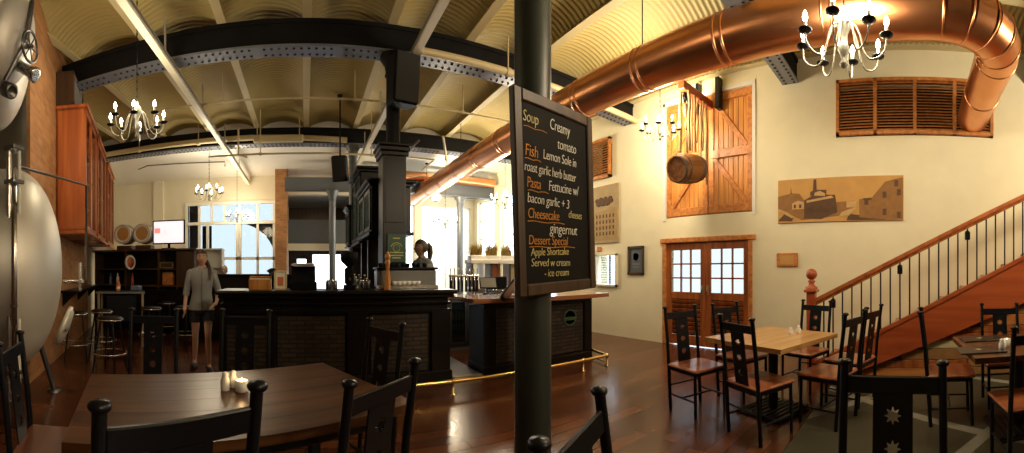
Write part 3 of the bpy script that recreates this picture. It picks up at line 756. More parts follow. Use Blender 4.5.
barrel('hanging_barrel', 'old oak barrel hung by ropes in front of the orange hoist door', M.Translation((5.40, 3.52, 3.13)) @ ax, .205, .58, 'barrel_wood', 'pipe_grey')

# ------------------------------------------------------------------ staircase
st = empty('staircase', 'wooden staircase with red stringer and thin black iron balusters rising along cream wall', 'staircase')
tl = lambda y: .81-.508*y
bl = lambda y: max(.0, .36-.40*y)
ya, yb = 1.36, -4.3
m = MB(); pts = [(ya, 0.0), (ya, tl(ya)), (yb, tl(yb)), (yb, bl(yb)), (.9, 0.0)]
TY = lambda x: M.Translation((x, 0, 0)) @ M.Rotation(pi/2, 4, 'Z')
m.plate([[(p[0], p[1]) for p in pts][::-1]], .05, TY(5.10)).build('stringer', 'red_wood', st)
MB().plate([[(ya, tl(ya)-.02), (yb, tl(yb)-.02), (yb, tl(yb)+.035), (ya, tl(ya)+.035)]], .085, TY(5.10)).build('stringer_cap', 'red_wood', st)
for i in range(16):
    y = 1.22-.335*i; MB().bbox(5.13, XR-.02, y-.36, y, .17*(i+1)-.04, .17*(i+1), .008).box(5.13, XR-.02, y-.04, y-.02, .17*i, .17*(i+1)-.04).build('tread', 'door_wood', st)
hr = lambda y: 1.66-.508*y
def rail_prof(y0, y1, dz, wx, h, nm, mat):
    MB().plate([[(y0, hr(y0)+dz), (y1, hr(y1)+dz), (y1, hr(y1)+dz+h), (y0, hr(y0)+dz+h)]], wx, TY(5.10)).build(nm, mat, st)
rail_prof(1.28, yb, -.02, .085, .055, 'handrail', 'cabinet_wood'); rail_prof(1.28, yb, -.065, .05, .045, 'handrail_fillet', 'door_wood')
k = 0; y = 1.158
while y > -3.6:
    b = MB().tube([(5.10, y, tl(y)+.03), (5.10, y, hr(y)-.05)], .0105, 8).build('baluster', 'black_metal', st)
    if (k-1) % 7 == 0:
        z = tl(y)+.69; MB().bbox(5.07, 5.13, y-.034, y+.034, z-.055, z+.045, .008).lathe([(.04, .045), (.02, .07)], 4, M.Translation((5.10, y, z))).build('boss', 'black_metal', b)
    y -= .1285; k += 1
nw = MB().bbox(5.04, 5.16, 1.27, 1.39, 0, 1.19, .012).bbox(5.01, 5.19, 1.24, 1.42, 1.13, 1.17, .01).build('newel_post', 'red_wood', st)
MB().lathe([(.085, 1.17), (.085, 1.20), (.05, 1.22), (.035, 1.25), (.055, 1.28), (.035, 1.30)], 20, M.Translation((5.10, 1.33, 0))).build('newel_neck', 'red_wood', nw)
MB().ball((5.10, 1.33, 1.375), .078, 20, 12).build('newel_ball', 'red_wood', nw)
# planked panelling under the stairs
pn = empty('plank_panelling', 'rough mixed-colour plank panelling under the staircase', 'panelling')
cols = ['brown_wood', 'door_wood', 'sepia_mid', 'door_wood', 'cabinet_wood', 'sepia_mid', 'oak_orange_x', 'red_wood']
zz = .01; i = 0
while zz < 1.9:
    h = rnd.choice((.11, .13, .15, .09)); ymax = min((.36-zz-h)/.40+.16, 1.2); yy = ymax
    while yy > -4.2:
        L = rnd.uniform(.7, 1.7); y2 = max(yy-L, -4.2)
        if .30 < zz < .46 and yy > -.9: mt = 'white_ceramic' if False else 'birch'
        else: mt = rnd.choice(cols)
        if mt == 'birch': mt = 'joist_paint'
        d_ = rnd.uniform(0, .012)
        if yy-y2 > .05: MB().bbox(5.15-d_, 5.18, y2+.004, yy-.004, zz+.003, zz+h-.003, .006).build('plank', mt, pn)
        yy = y2
    zz += h; i += 1

# ------------------------------------------------------------------ chairs
def star(cx, cz, r, n=8):
    return [(cx+(r if i % 2 == 0 else r*.52)*sin(pi*i/n), cz+(r if i % 2 == 0 else r*.52)*cos(pi*i/n)) for i in range(2*n)]
def chair():
    s = empty('dining_chair', '', 'chair')
    for sx in (-1, 1):
        lg = MB().tube([(sx*.205, .03, 0), (sx*.205, .012, .25), (sx*.205, 0, .46), (sx*.205, -.022, .70), (sx*.205, -.065, 1.03)], .0185, 10).build('leg', 'black_metal', s)
        MB().lathe([(.019, -.012), (.027, -.006), (.029, .004), (.022, .013), (.001, .017)], 12, M.Translation((sx*.205, -.067, 1.035))).build('cap', 'black_metal', lg)
        MB().tube([(sx*.195, .41, 0), (sx*.195, .40, .44)], .0165, 10).build('leg', 'black_metal', s)
        MB().tube([(sx*.203, .022, .16), (sx*.196, .405, .16)], .009, 6).build('stretcher', 'black_metal', s)
    MB().tube([(-.2, .21, .16), (.2, .21, .16)], .009, 6).build('stretcher', 'black_metal', s)
    MB().tube([(-.2, .022, .25), (.2, .022, .25)], .009, 6).build('stretcher', 'black_metal', s)
    MB().box(-.20, .20, .0, .025, .405, .44).box(-.20, .20, .385, .41, .405, .44).box(-.205, -.18, .02, .4, .405, .44).box(.18, .205, .02, .4, .405, .44).build('seat_frame', 'black_metal', s)
    MB().bbox(-.225, .225, -.005, .445, .44, .47, .012).build('seat', 'seat_wood', s)
    lean = atan2(.043, .33)
    Tb = M.Translation((0, -.022, .70)) @ M.Rotation(lean, 4, 'X')
    MB().bbox(-.19, .19, -.008, .008, .215, .285, .004, Tb).build('top_rail', 'black_metal', s)
    hs = [star(0, z, .037) for z in (.13, .0, -.13)]
    MB().plate([[(-.082, -.245), (.082, -.245), (.082, .225), (-.082, .225)]]+[h[::-1] for h in hs], .008, Tb).build('splat', 'black_metal', s)
    return s
c0 = chair(); ct = snap(c0); first = [True]
GL, GR, GB = 'dining chairs around the left table', 'dining chairs around the main right table', 'dining chairs at the table by the stairs'
def seat_at(x, y, fx, fy, label, group, sc=1.0):
    o = place(ct, first[0], (x, y, 0.006 if (x > 2.2 and y < .97) else 0), atan2(-fx, fy), label, group); first[0] = False
    o.scale = (sc,)*3; return o
A = (.905, .424); Bn = (-.424, .905)
seat_at(-1.33, 3.18, .20, -.98, 'black chair behind the left table, directly left of the waitress', GL, 1.03)
seat_at(-.53, 3.32, -.05, -1, 'black chair behind the left table, in front of the bar at its left end', GL, 1.03)
seat_at(.54, 2.82, -.905, -.424, 'black chair at far right corner of the left table before the bar stone panel', GL)
seat_at(.262, 1.484, -.654, .756, 'black chair at the near right corner of the left table, right foreground post cap shining', GL)
seat_at(-.345, .984, -.64, .77, 'nearest black chair in the bottom left foreground, back towards the viewer, hiding part of table', GL, 1.06)
seat_at(-1.47, 1.62, .90, .44, 'black chair at far left edge of the photo beside the steel tank', GL)
seat_at(.70, .735, .46, -.89, 'black chair just right of the dark pillar base, only its tilted back showing', 'dining chairs around tables out of view')
ux, uy = (.956, -.292), (.292, .956)
seat_at(3.42, 2.27, -uy[0], -uy[1], 'black chair beyond the right table nearest the double door', GR)
seat_at(4.08, 2.07, -uy[0], -uy[1], 'black chair beyond the right table, second along from double door, half hidden', GR)
seat_at(2.93, 1.37, .91, -.41, 'black chair on the near left side of the right table, three star cutouts facing us', GR)
seat_at(3.52, .56, uy[0], uy[1], 'black chair on the near side of right table with red-brown seat seen side on', GR)
seat_at(4.10, .44, uy[0], uy[1], 'black chair on the near side of the right table close to the stringer foot', GR)
seat_at(4.72, 1.20, -ux[0], -ux[1], 'black chair at the far end of the right table in front of the newel post', GR)
seat_at(1.535, .07, -1, .02, 'nearest black chair at lower right, back panel with two stars close up', 'dining chairs around tables out of view')
seat_at(3.70, -.17, -.05, -1, 'black chair with red-brown seat left of the small table under the stairs', GB)
seat_at(4.25, -1.02, -1, .05, 'chair with pale posts behind the far table under the stairs', GB)
seat_at(2.55, -.88, .95, .12, 'dark chair cut off by the right edge of the photo', GB)

# ------------------------------------------------------------------ tables
def table_top(L, W, T=.045):
    mb = MB(); n = 6
    for i in range(n): mb.bbox(-L/2, L/2, -W/2+W*i/n+.0002, -W/2+W*(i+1)/n-.0002, .76-T, .76, .0012)
    return mb
def pedestal(s, mats=('black_metal',)):
    MB().lathe([(.05, .04), (.05, .69)], 20).build('pedestal', 'black_metal', s)
    MB().box(-.32, .32, -.025, .025, .685, .714).box(-.025, .025, -.32, .32, .685, .714).build('support_frame', 'black_metal', s)
    b = MB().bbox(-.27, .27, -.27, .27, .0, .03, .01)
    for i in range(9): b.bbox(-.26, .26, -.26+.06*i, -.235+.06*i, .03, .045, .005)
    b.build('base', 'black_metal', s)
s = empty('dining_table', 'square brightly lit wooden table on black pedestal at right, six black chairs round it', 'table', (3.67, 1.36, 0), atan2(ux[1], ux[0]))
table_top(1.02, .94).build('tabletop', 'table_wood_lit', s); pedestal(s)
s = empty('dining_table', 'small wooden table under the stairs at the right edge with two dark menus', 'table', (3.36, -.98, .006), .06)
table_top(.98, 1.05).build('tabletop', 'table_wood_shaded', s); pedestal(s)
u = V((.905, .424, 0)); v = V((.44, -.9, 0)).normalized(); c = V((-1.31, 2.1, 0))+u*.79+v*.50
s = empty('dining_table', 'large dark-lit wooden table in the left foreground', 'table', (c.x, c.y, 0), atan2(.424, .905))
table_top(1.58, 1.0).build('tabletop', 'table_wood_shaded', s)
MB().bbox(-.70, .70, -.42, .42, .64, .715, .01).build('apron', 'black_metal', s)
for sx in (-1, 1):
    for sy in (-1, 1): MB().bbox(sx*.66-.035, sx*.66+.035, sy*.38-.035, sy*.38+.035, 0, .66, .005).build('leg', 'black_metal', s)
def shaker(x, y, z, label, group, r=.021, h=.075):
    s = empty('salt_shaker', label, 'shaker', (x, y, z), 0, group)
    MB().lathe([(r*.9, 0), (r, .01), (r, h*.55), (r*.62, h*.75), (r*.62, h*.80)], 16).build('body', 'white_ceramic', s)
    MB().lathe([(r*.66, h*.78), (r*.70, h*.9), (r*.4, h), (.001, h*1.02)], 16).build('lid', 'white_ceramic', s)
shaker(-.44, 2.09, .76, 'white shaker on the left table, left of the lit candle cup', 'shakers', .026, .10)
shaker(-.405, 2.15, .76, 'white shaker on left table partly behind the candle cup', 'shakers', .024, .095)
s = empty('candle_cup', 'white candle cup glowing on the left table', 'candle', (-.345, 2.08, .76))
MB().lathe([(.028, 0), (.036, .005), (.036, .062), (.031, .062), (.031, .04), (.001, .04)], 20).build('cup', 'white_ceramic', s)
MB().lathe([(.001, .052), (.006, .056), (.004, .068), (.001, .076)], 8).build('flame', 'flame', s)
lighter('flame_light', (0, 0, .075), .35, (1, .6, .25), .015, s)
shaker(3.82, 1.22, .76, 'left small white shaker on the right table', 'shakers', .028, .07)
shaker(3.90, 1.16, .76, 'right small white shaker on the right table', 'shakers', .028, .085)
shaker(3.12, -.76, .766, 'white shaker on the far table beside the menus', 'shakers', .026, .09)
s = empty('candle_cup', 'yellow glowing cup on far table under the stairs', 'candle', (3.22, -.83, .766))
MB().lathe([(.028, 0), (.034, .07), (.03, .07), (.026, .03), (.001, .03)], 16).build('cup', 'white_ceramic', s); MB().lathe([(.001, .052), (.006, .056), (.004, .068), (.001, .076)], 8).build('flame', 'flame', s)
for i, (x, y, a, lb) in enumerate(((3.62, -.68, .1, 'dark menu folder lying farther back on table under the stairs'), (3.10, -.58, .05, 'dark menu folder lying nearer on the table under the stairs'))):
    s = empty('menu_folder', lb, 'menu', (x, y, .767), a, 'menu folders'); MB().bbox(-.13, .13, -.19, .19, 0, .012, .004).build('cover', 'dark_paint', s); MB().plate([star(0, 0, .03)], .002, M.Translation((0, .02, .013)) @ M.Rotation(pi/2, 4, 'X')).build('emblem', 'sign_gold', s)

# ------------------------------------------------------------------ the bar
bar = empty('bar_counter', 'long black bar counter with dark stone panels and black mouldings', 'bar')
MB().bbox(-1.0, 1.80, 4.62, 5.10, .0, 1.10, .01).build('body', 'dark_wood', bar)
MB().bbox(-1.08, 1.90, 4.50, 5.18, 1.13, 1.185, .02).build('worktop', 'dark_wood', bar)
MB().bbox(-1.05, 1.86, 4.54, 5.12, 1.085, 1.13, .012).build('moulding', 'dark_wood', bar)
MB().bbox(-1.03, 1.84, 4.575, 5.12, 1.00, 1.03, .012).build('moulding', 'dark_wood', bar); MB().bbox(-1.03, 1.84, 4.585, 5.12, .90, .94, .012).build('moulding', 'dark_wood', bar)
MB().bbox(-1.03, 1.84, 4.56, 5.12, 0, .16, .012).build('plinth', 'dark_wood', bar)
for a in (-1.02, -.42, .50, 1.56): MB().bbox(a, a+(.08 if a < -.5 else .26 if a > 0 else .07), 4.58, 4.66, .14, .92, .012).build('pilaster', 'dark_wood', bar)
for a, b in ((-.94, -.44), (-.33, .48), (.80, 1.52)): o = MB().box(a, b, 0, .04, .18, .88).build('stone_panel', 'stone_wall', bar); o.location = (0, 4.60, 0)
bar2 = empty('bar_counter', 'right part of the black bar with a rounded red-brown wooden counter top', 'bar')
MB().bbox(2.32, 4.20, 4.62, 5.10, 0, 1.0, .01).build('body', 'dark_wood', bar2)
m = MB(); n = 14; out = [(2.06, 5.15)]+[(2.06+.08*(1-cos(t)), 4.42+.0) for t in (0,)]+[(2.06+(4.44-2.06)*i/n, 4.40-.10*sin(pi*i/n)) for i in range(n+1)]+[(4.46, 5.15)]
q = [(x, y) for x, y in out]
mm = MB().plate([q], .06, M.Translation((0, 0, 1.035)) @ M.Rotation(pi/2, 4, 'X') @ M.Diagonal((1, 1, -1, 1)))
o = mm.build('counter_top', 'counter_wood', bar2); o.data.transform(M.Identity(4))
bv = o.modifiers.new('bevel', 'BEVEL'); bv.width = .02; bv.segments = 3; bv.limit_method = 'ANGLE'
MB().bbox(2.30, 4.23, 4.575, 5.12, .94, 1.0, .012).build('moulding', 'dark_wood', bar2); MB().bbox(2.30, 4.23, 4.57, 5.12, 0, .14, .012).build('plinth', 'dark_wood', bar2)
for a, b in ((2.30, 2.50), (3.20, 3.40), (4.07, 4.24)): MB().bbox(a, b, 4.585, 4.65, .13, .95, .012).build('pilaster', 'dark_wood', bar2)
for a, b in ((2.5, 3.2), (3.42, 4.05)): o = MB().box(a, b, 0, .03, .16, .90).build('stone_panel', 'stone_wall', bar2); o.location = (0, 4.605, 0)
m = MB().lathe([(.13, 0), (.13, .012), (.105, .012), (.105, 0)], 24, M.Translation((3.78, 4.60, .70)) @ M.Rotation(pi/2, 4, 'X')).box(3.66, 3.90, 4.585, 4.60, .66, .71)
m.build('emblem', 'leaf_green', bar2)
# foot rail
fr = empty('brass_foot_rail', 'polished brass foot rail on short posts along the foot of the bar', 'foot rail')
MB().tube([(-1.15, 4.12, .15), (4.10, 4.10, .15)], .022, 12).build('rail', 'brass', fr)
MB().tube([(4.10, 4.10, .15), (4.22, 4.58, .15)], .022, 12).build('rail', 'brass', fr)
MB().tube([(4.10, 4.10, .04), (4.22, 4.58, .04)], .010, 8).build('lower_rail', 'brass', fr)
for x in (-1.1, .2, 1.66, 2.5, 3.62, 4.10):
    p = MB().lathe([(.04, 0), (.04, .01), (.018, .02), (.016, .12)], 12, M.Translation((x, 4.11, 0))).build('post', 'brass', fr)
    MB().ball((x, 4.11, .15), .034, 12, 8).build('ball', 'brass', p)
# platform behind the gap
s = empty('duckboard', 'grey metal floor platform behind the gap in the bar', 'platform', (0, 0, 0)); MB().bbox(1.87, 2.28, 4.62, 7.6, 0, .05, .005).build('deck', 'platform_metal', s)
MB().bbox(1.87, 2.28, 4.58, 4.62, 0, .055, .005).build('brass_edge', 'brass_dull', s)
tag(s, s['label'], 'platform')

# back bar: pillar casing, hanging glazed cabinets and a low counter
s = empty('pillar_casing', 'tall black square casing with moulded capital around the black pillar', 'pillar casing')
f = MB().bbox(1.08, 1.42, 5.27, 5.61, .0, 3.06, .01)
f.build('shaft', 'dark_wood', s)
MB().bbox(1.05, 1.45, 5.24, 5.64, 3.04, 3.10, .01).bbox(1.03, 1.47, 5.22, 5.66, 3.10, 3.17, .015).bbox(1.01, 1.49, 5.20, 5.68, 3.17, 3.21, .01).build('capital', 'dark_wood', s)
MB().bbox(1.11, 1.37, 5.262, 5.28, 2.1, 3.0, .005).build('front_panel', 'dark_wood', s)
s = empty('green_sign', 'small green sign with gold lettering marks at the foot of the pillar casing', 'sign', (1.27, 5.255, 1.74))
MB().bbox(-.13, .13, -.012, .0, -.20, .20, .004).build('board', 'green_sign', s)
m = MB()
m.tube([(.085*cos(t), -.015, -.01+.085*sin(t)) for t in [pi*.12+pi*.76*i/12 for i in range(13)]], .008, 5).tube([(.05*cos(t), -.015, .0+.05*sin(t)) for t in [2*pi*i/14 for i in range(14)]], .004, 5, closed=True)
m.build('emblem', 'sign_gold', s)
for z, w_ in ((-.06, .10), (-.10, .10), (-.135, .06), (.14, .05)): BX(-w_, w_, -.016, -.012, z-.009, z+.006).build('lettering_line', 'sign_gold', s)
def hung(name, x0, x1, y0, y1, z0, z1, label, nd=2):
    s = empty(name, label, 'cabinet')
    MB().bbox(x0, x1, y0, y1, z0, z1, .01).build('carcass', 'dark_wood', s)
    MB().bbox(x0-.04, x1+.04, y0-.04, y1, z1, z1+.04, .01).build('cornice', 'dark_wood', s); MB().bbox(x0-.09, x1+.09, y0-.09, y1, z1+.04, z1+.10, .02).build('cornice', 'dark_wood', s)
    MB().bbox(x0-.04, x1+.04, y0-.04, y1, z0-.05, z0, .01).build('base_moulding', 'dark_wood', s)
    L = (y1-y0)/nd
    for i in range(nd):
        a = y0+L*i+.02; b = a+L-.04; d = MB().box(x0-.02, x0, a, a+.05, z0+.03, z1-.03).box(x0-.02, x0, b-.05, b, z0+.03, z1-.03).box(x0-.02, x0, a, b, z0+.03, z0+.09).box(x0-.02, x0, a, b, z1-.09, z1-.03).build('door', 'dark_wood', s)
        BX(x0-.012, x0-.008, a+.05, b-.05, z0+.09, z1-.09).build('pane', 'glass_dark', d); BX(x0-.007, x0-.003, a+.05, b-.05, z0+.09, z1-.09).build('display_back', 'brass_dull', d)
    return s
hung('glazed_cabinet', 1.0, 1.62, 5.75, 7.05, 2.02, 2.72, 'black glazed cabinet with cornice nearest to the pillar casing')
hung('glazed_cabinet', 1.05, 1.62, 7.2, 8.5, 2.0, 3.30, 'taller black glazed cabinet with cornice farther along the back bar')
hung('glazed_cabinet', 1.0, 1.62, 8.6, 9.3, 2.0, 2.8, 'farthest black glazed cabinet of the back bar', 1)
s = empty('bottle_counter', 'low dark back bar counter under the glazed cabinets', 'counter')
MB().bbox(1.0, 1.65, 5.75, 9.3, 0, .95, .01).build('body', 'dark_wood', s); MB().bbox(.95, 1.7, 5.7, 9.35, .95, 1.0, .01).build('worktop', 'dark_wood', s)
for y in (6.4, 7.14, 8.55): MB().bbox(1.05, 1.55, y-.05, y+.05, 1.0, 1.945, .01).build('upright', 'dark_wood', s)
# low side counter and glass-front fridges on the right of the passage
s = empty('under_counter_fridge', 'low counter with glazed fridge shelves seen through the gap in the bar', 'fridge')
MB().bbox(2.45, 3.9, 6.3, 6.95, .92, .97, .01).build('worktop', 'counter_wood', s)
MB().box(2.5, 3.88, 6.40, 6.94, 0, .92).build('body', 'column_grey', s)
for i in range(4):
    a = 2.52+.34*i; d = MB().box(a, a+.03, 6.36, 6.40, .1, .9).box(a+.29, a+.32, 6.36, 6.40, .1, .9).box(a, a+.32, 6.36, 6.40, .1, .14).box(a, a+.32, 6.36, 6.40, .86, .9).build('door', 'steel_dark', s)
    BX(a+.03, a+.29, 6.37, 6.375, .14, .86).build('pane', 'glass_dark', d)
    g = MB()
    for r_ in range(3): g.box(a+.03, a+.29, 6.385, 6.399, .30+.2*r_, .31+.2*r_)
    g.build('shelf', 'steel', d)
    g = MB()
    for r_ in range(3):
        for k in range(4): g.lathe([(.022, 0), (.024, .09), (.01, .12), (.01, .15)], 8, M.Translation((a+.06+.065*k, 6.384, .145+.2*r_)) @ M.Diagonal((1, .3, 1, 1)))
    g.build('bottles_behind_glass', 'brass_dull', d)

# ------------------------------------------------------------------ people
def skinmesh(name, pts, edges, mat, parent, sub=2, root=0):
    bm = bmesh.new(); L = bm.verts.layers.skin.verify(); vs = []
    for p in pts:
        v_ = bm.verts.new(p[0]); r_ = p[1]; v_[L].radius = r_ if isinstance(r_, tuple) else (r_, r_); vs.append(v_)
    for a, b in edges: bm.edges.new((vs[a], vs[b]))
    vs[root][L].use_root = True
    me = bpy.data.meshes.new('s'); bm.to_mesh(me); bm.free()
    t = bpy.data.objects.new('s', me); col.objects.link(t)
    t.modifiers.new('skin', 'SKIN').use_smooth_shade = True
    q = t.modifiers.new('sub', 'SUBSURF'); q.levels = sub; q.render_levels = sub
    dg = bpy.context.evaluated_depsgraph_get(); dg.update()
    m2 = bpy.data.meshes.new_from_object(t.evaluated_get(dg)); bpy.data.objects.remove(t); bpy.data.meshes.remove(me)
    m2.name = name; m2.materials.clear(); m2.materials.append(MAT[mat])
    for p_ in m2.polygons: p_.use_smooth = True
    o = bpy.data.objects.new(name, m2); col.objects.link(o); o.parent = parent; return o
def head_geo(scale=1.0, scalp=False):
    a_, b_, c_ = .073, .093, .118; n, m = 44, 34; vs = []; fs = []
    e = math.exp
    for i in range(m+1):
        ph = pi*i/m
        for k in range(n):
            t = 2*pi*k/n; x = a_*sin(ph)*sin(t); y = b_*sin(ph)*cos(t); z = c_*cos(ph)
            dn = max(0, -z/c_)
            x *= 1-.30*dn**1.6
            if y < 0: y *= 1-.42*dn
            else: y *= 1-.10*dn**2
            if z > 0 and y < 0: y *= 1.08
            if y > 0 and not scalp:
                if z > -.02: nz = e(-((z+.02)/.034)**2)
                else: nz = e(-((z+.02)/.010)**2)
                y += .021*nz*e(-(x/.0105)**2)
                y -= .010*e(-((abs(x)-.031)/.014)**2-((z-.014)/.012)**2)
                y += .006*e(-(x/.020)**2-((z+.052)/.010)**2)+.007*e(-(x/.020)**2-((z+.092)/.018)**2)+.004*e(-((z-.036)/.010)**2-(x/.05)**2)
            if scalp: x *= 1.13; y = y*1.10-.004; z = z*1.06+.002
            vs.append((x, y, z))
    for i in range(m):
        for k in range(n):
            k2 = (k+1) % n; f = (i*n+k, (i+1)*n+k, (i+1)*n+k2, i*n+k2)
            if scalp:
                cx_, cy_, cz_ = (sum(vs[q][w_] for q in f)/4 for w_ in range(3))
                if cy_ > .012+max(0, (cz_-.02))*.35 and cz_ < .060: continue
                if cz_ < -.055: continue
            fs.append(f)
    return vs, fs
def person(label, loc, rz, J, skin='skin', shirt='shirt', shorts='navy_cloth', long_legs=False, hair='hair_brown', pony=True, sc3=1.0, short_sleeve=.5, headturn=0):
    s = empty('person', label, 'person', loc, rz); s.scale = (sc3,)*3
    P = []; Ed = []
    def add(p, r, prev=None):
        P.append((p, r)); i = len(P)-1
        if prev is not None: Ed.append((prev, i))
        return i
    off = V(J.get('off', (0, 0, 0)))
    g = lambda p: V(p)+off
    hz = V(J.get('head', (0, 0, 0)))
    pel = add(g((0, 0, .93)), .125); wai = add(g((0, .0, 1.07)), .10, pel); che = add(g(V((0, .005, 1.24))+hz*.5), .118, wai)
    nb = add(g(V((0, -.015, 1.385))+hz), .062, che); nk = add(g(V((0, -.005, 1.44))+hz), .046, nb)
    jaw = add(g(V((0, .004, 1.50))+hz), .046, nk); top = add(g(V((0, .0, 1.56))+hz), .04, jaw)
    def arm(S, E_, W, H, sd):
        a = add(g(S), .052, nb); b = add(g(E_), .037, a); c = add(g(W), .025, b)
        d = (V(H)-V(W)).normalized(); pm = add(g(V(W)+d*.055), .030, c)
        side = V(J.get('side', (0, 1, 0))) if abs(d.y) < .8 else V((1, 0, 0)); side = (side-d*side.dot(d)).normalized(); cu = d.cross(side)*sd
        for k, (o_, l_) in enumerate(((-.027, .060), (-.009, .070), (.009, .066), (.027, .052))):
            f1 = add(g(V(W)+d*.085+side*o_), .0095, pm); f2 = add(g(V(W)+d*(.085+l_*.5)+side*o_*1.1+cu*.008), .0085, f1); add(g(V(W)+d*(.085+l_)+side*o_*1.05+cu*.024), .0075, f2)
        t1 = add(g(V(W)+d*.045+side*.036), .011, pm); add(g(V(W)+d*.08+side*.052+cu*.01), .009, t1)
        return S, E_, W
    arm(J['ls'], J['le'], J['lw'], J['lh'], 1); arm(J['rs'], J['re'], J['rw'], J['rh'], -1)
    for h, k, a, t in ((J['lhip'], J['lk'], J['la'], J['lt']), (J['rhip'], J['rk'], J['ra'], J['rt'])):
        i = add(g(h), .082, pel); i = add(g((V(h)+V(k))/2), .068, i); i = add(g(k), .048, i); i = add(g((V(k)*.62+V(a)*.38)+V((0, -.015, 0))), .047, i); i = add(g(a), .030, i); add(g(t), .026, i)
    body = skinmesh('body', P, Ed, skin, s)
    # shirt over torso and upper arms
    P2 = []; E2 = []
    def a2(p, r, prev=None):
        P2.append((g(p), r))
        if prev is not None: E2.append((prev, len(P2)-1))
        return len(P2)-1
    def loft(mb, secs, n=24):      # secs: centre, rx, ry
        vs = [(c_[0]+rx*cos(2*pi*k/n)*(1+.02*sin(5*2*pi*k/n+c_[2]*9)), c_[1]+ry*sin(2*pi*k/n), c_[2]) for c_, rx, ry in secs for k in range(n)]
        fs = [(i_*n+k, i_*n+(k+1) % n, (i_+1)*n+(k+1) % n, (i_+1)*n+k) for i_ in range(len(secs)-1) for k in range(n)]
        mb.add([off+V(v_) for v_ in vs], fs, True)
    sh = MB(); hh = lambda z: hz*max(0, min(1, (z-1.07)/.33))
    loft(sh, [(V((0, 0, z))+hh(z), rx, ry) for z, rx, ry in ((.84, .178, .125), (.92, .170, .122), (1.0, .150, .112), (1.08, .136, .105), (1.16, .146, .112), (1.24, .160, .118), (1.30, .168, .108), (1.345, .172, .088), (1.375, .15, .084), (1.40, .085, .066), (1.425, .056, .056))])
    for S, E_, W in ((J['ls'], J['le'], J['lw']), (J['rs'], J['re'], J['rw'])):
        S, E_, W = V(S)+hz, V(E_)+hz*.6, V(W)
        sh.tube([off+V((S.x*.25, -.012, 1.392))+hz, off+V((S.x*.6, -.014, 1.365))+hz, off+S*1.0+V((0, 0, -.005))], [.052, .062, .056], 14)
        sh.ball(off+S, .0615, 14, 10)
        sh.tube([off+S+V((-.03 if S.x > 0 else .03, 0, -.03)), off+S, off+(S+E_)/2, off+E_, off+E_*.7+W*.3], [.052, .062, .054, .047, .047], 14)
    sh.build('shirt', shirt, s)
    a = MB()
    for sx in (-1, 1): a.add([(x, y, z) for x, y, z in ((sx*.008, .065, 1.392), (sx*.060, .050, 1.432), (sx*.070, .02, 1.42), (sx*.035, .075, 1.352))], [(0, 1, 2, 3)])
    col_ = a.build('collar', shirt, s); col_.location = off+hz
    for sx in (-1, 1): MB().bbox(sx*.075-.042, sx*.075+.042, -.004, .006, -.05, .05, .003, M.Translation(off+hz*.6+V((sx*.004, .112, 1.245))) @ M.Rotation(-sx*.32, 4, 'Z')).build('pocket', shirt, s)
    MB().tube([off+V((0, .127, .86)), off+V((0, .111, 1.06))+hz*.1, off+V((0, .122, 1.22))+hz*.6, off+V((0, .112, 1.30))+hz*.8, off+V((0, .080, 1.375))+hz], [.008]*5, 6).build('placket', 'shirt_grey', s)
    # shorts / trousers
    tr = MB()
    if not J.get('off'): loft(tr, [(V((0, 0, z)), rx, ry) for z, rx, ry in ((.965, .132, .098), (.90, .155, .110), (.84, .166, .117), (.79, .165, .112), (.775, .10, .05))])
    else: tr.ball(off+V((0, .0, .90)), .17, 14, 8, (1, .85, .7))
    for h, k, an in ((J['lhip'], J['lk'], J['la']), (J['rhip'], J['rk'], J['ra'])):
        h, k, an = V(h), V(k), V(an)
        if long_legs: tr.tube([off+h, off+h*.5+k*.5, off+k, off+k*.5+an*.5, off+an+V((0, 0, .0))], [.095, .082, .066, .060, .052], 14)
        else: tr.tube([off+h, off+h*.75+k*.25, off+h*.5+k*.5], [.082, .088, .088], 14)
    tr.build('trousers' if long_legs else 'shorts', shorts, s)
    for an, t in ((J['la'], J['lt']), (J['ra'], J['rt'])):
        d = (V(t)-V(an)); d.z = 0; b0 = V((an[0], an[1], t[2]-.0)); 
        MB().tube([b0-d.normalized()*.05+off, b0+d*.4+off, V(t)+off, V(t)+d.normalized()*.045+off], [.040, .046, .043, .024], 12).build('shoe', 'shoe', s)
    # head details
    H = M.Translation(off+hz+V((0, .012, 1.56))) @ M.Rotation(headturn, 4, 'Z')
    vs, fs = head_geo(); bm = bmesh.new(); bm.from_mesh(body.data)
    nv = [bm.verts.new(H @ V(p)) for p in vs]
    for f in fs:
        try: bm.faces.new([nv[q] for q in f]).smooth = True
        except ValueError: pass
    bmesh.ops.remove_doubles(bm, verts=bm.verts, dist=.00005); bm.to_mesh(body.data); bm.free()
    for sx in (-1, 1):
        MB().ball((sx*.031, .0735, .013), .0115, 12, 8, (1.15, .55, .62), H).build('eye', 'white_ceramic', s)
        MB().ball((sx*.031, .0795, .013), .0055, 10, 6, (1, .4, 1), H).build('iris', 'eye_dark', s)
        MB().ball((sx*.072, -.004, -.002), .022, 10, 8, (.35, .62, 1.2), H).build('ear', skin, s)
        MB().tube([H @ V((sx*.014, .088, .034)), H @ V((sx*.031, .087, .040)), H @ V((sx*.050, .073, .034))], [.002, .003, .0015], 5).build('eyebrow', hair, s)
    MB().ball((0, .087, -.053), .017, 12, 6, (1.25, .45, .36), H).build('mouth', 'lip', s)
    hm = MB(); vs, fs = head_geo(1, True); hm.add(vs, [tuple(reversed(f)) for f in fs], True, H)
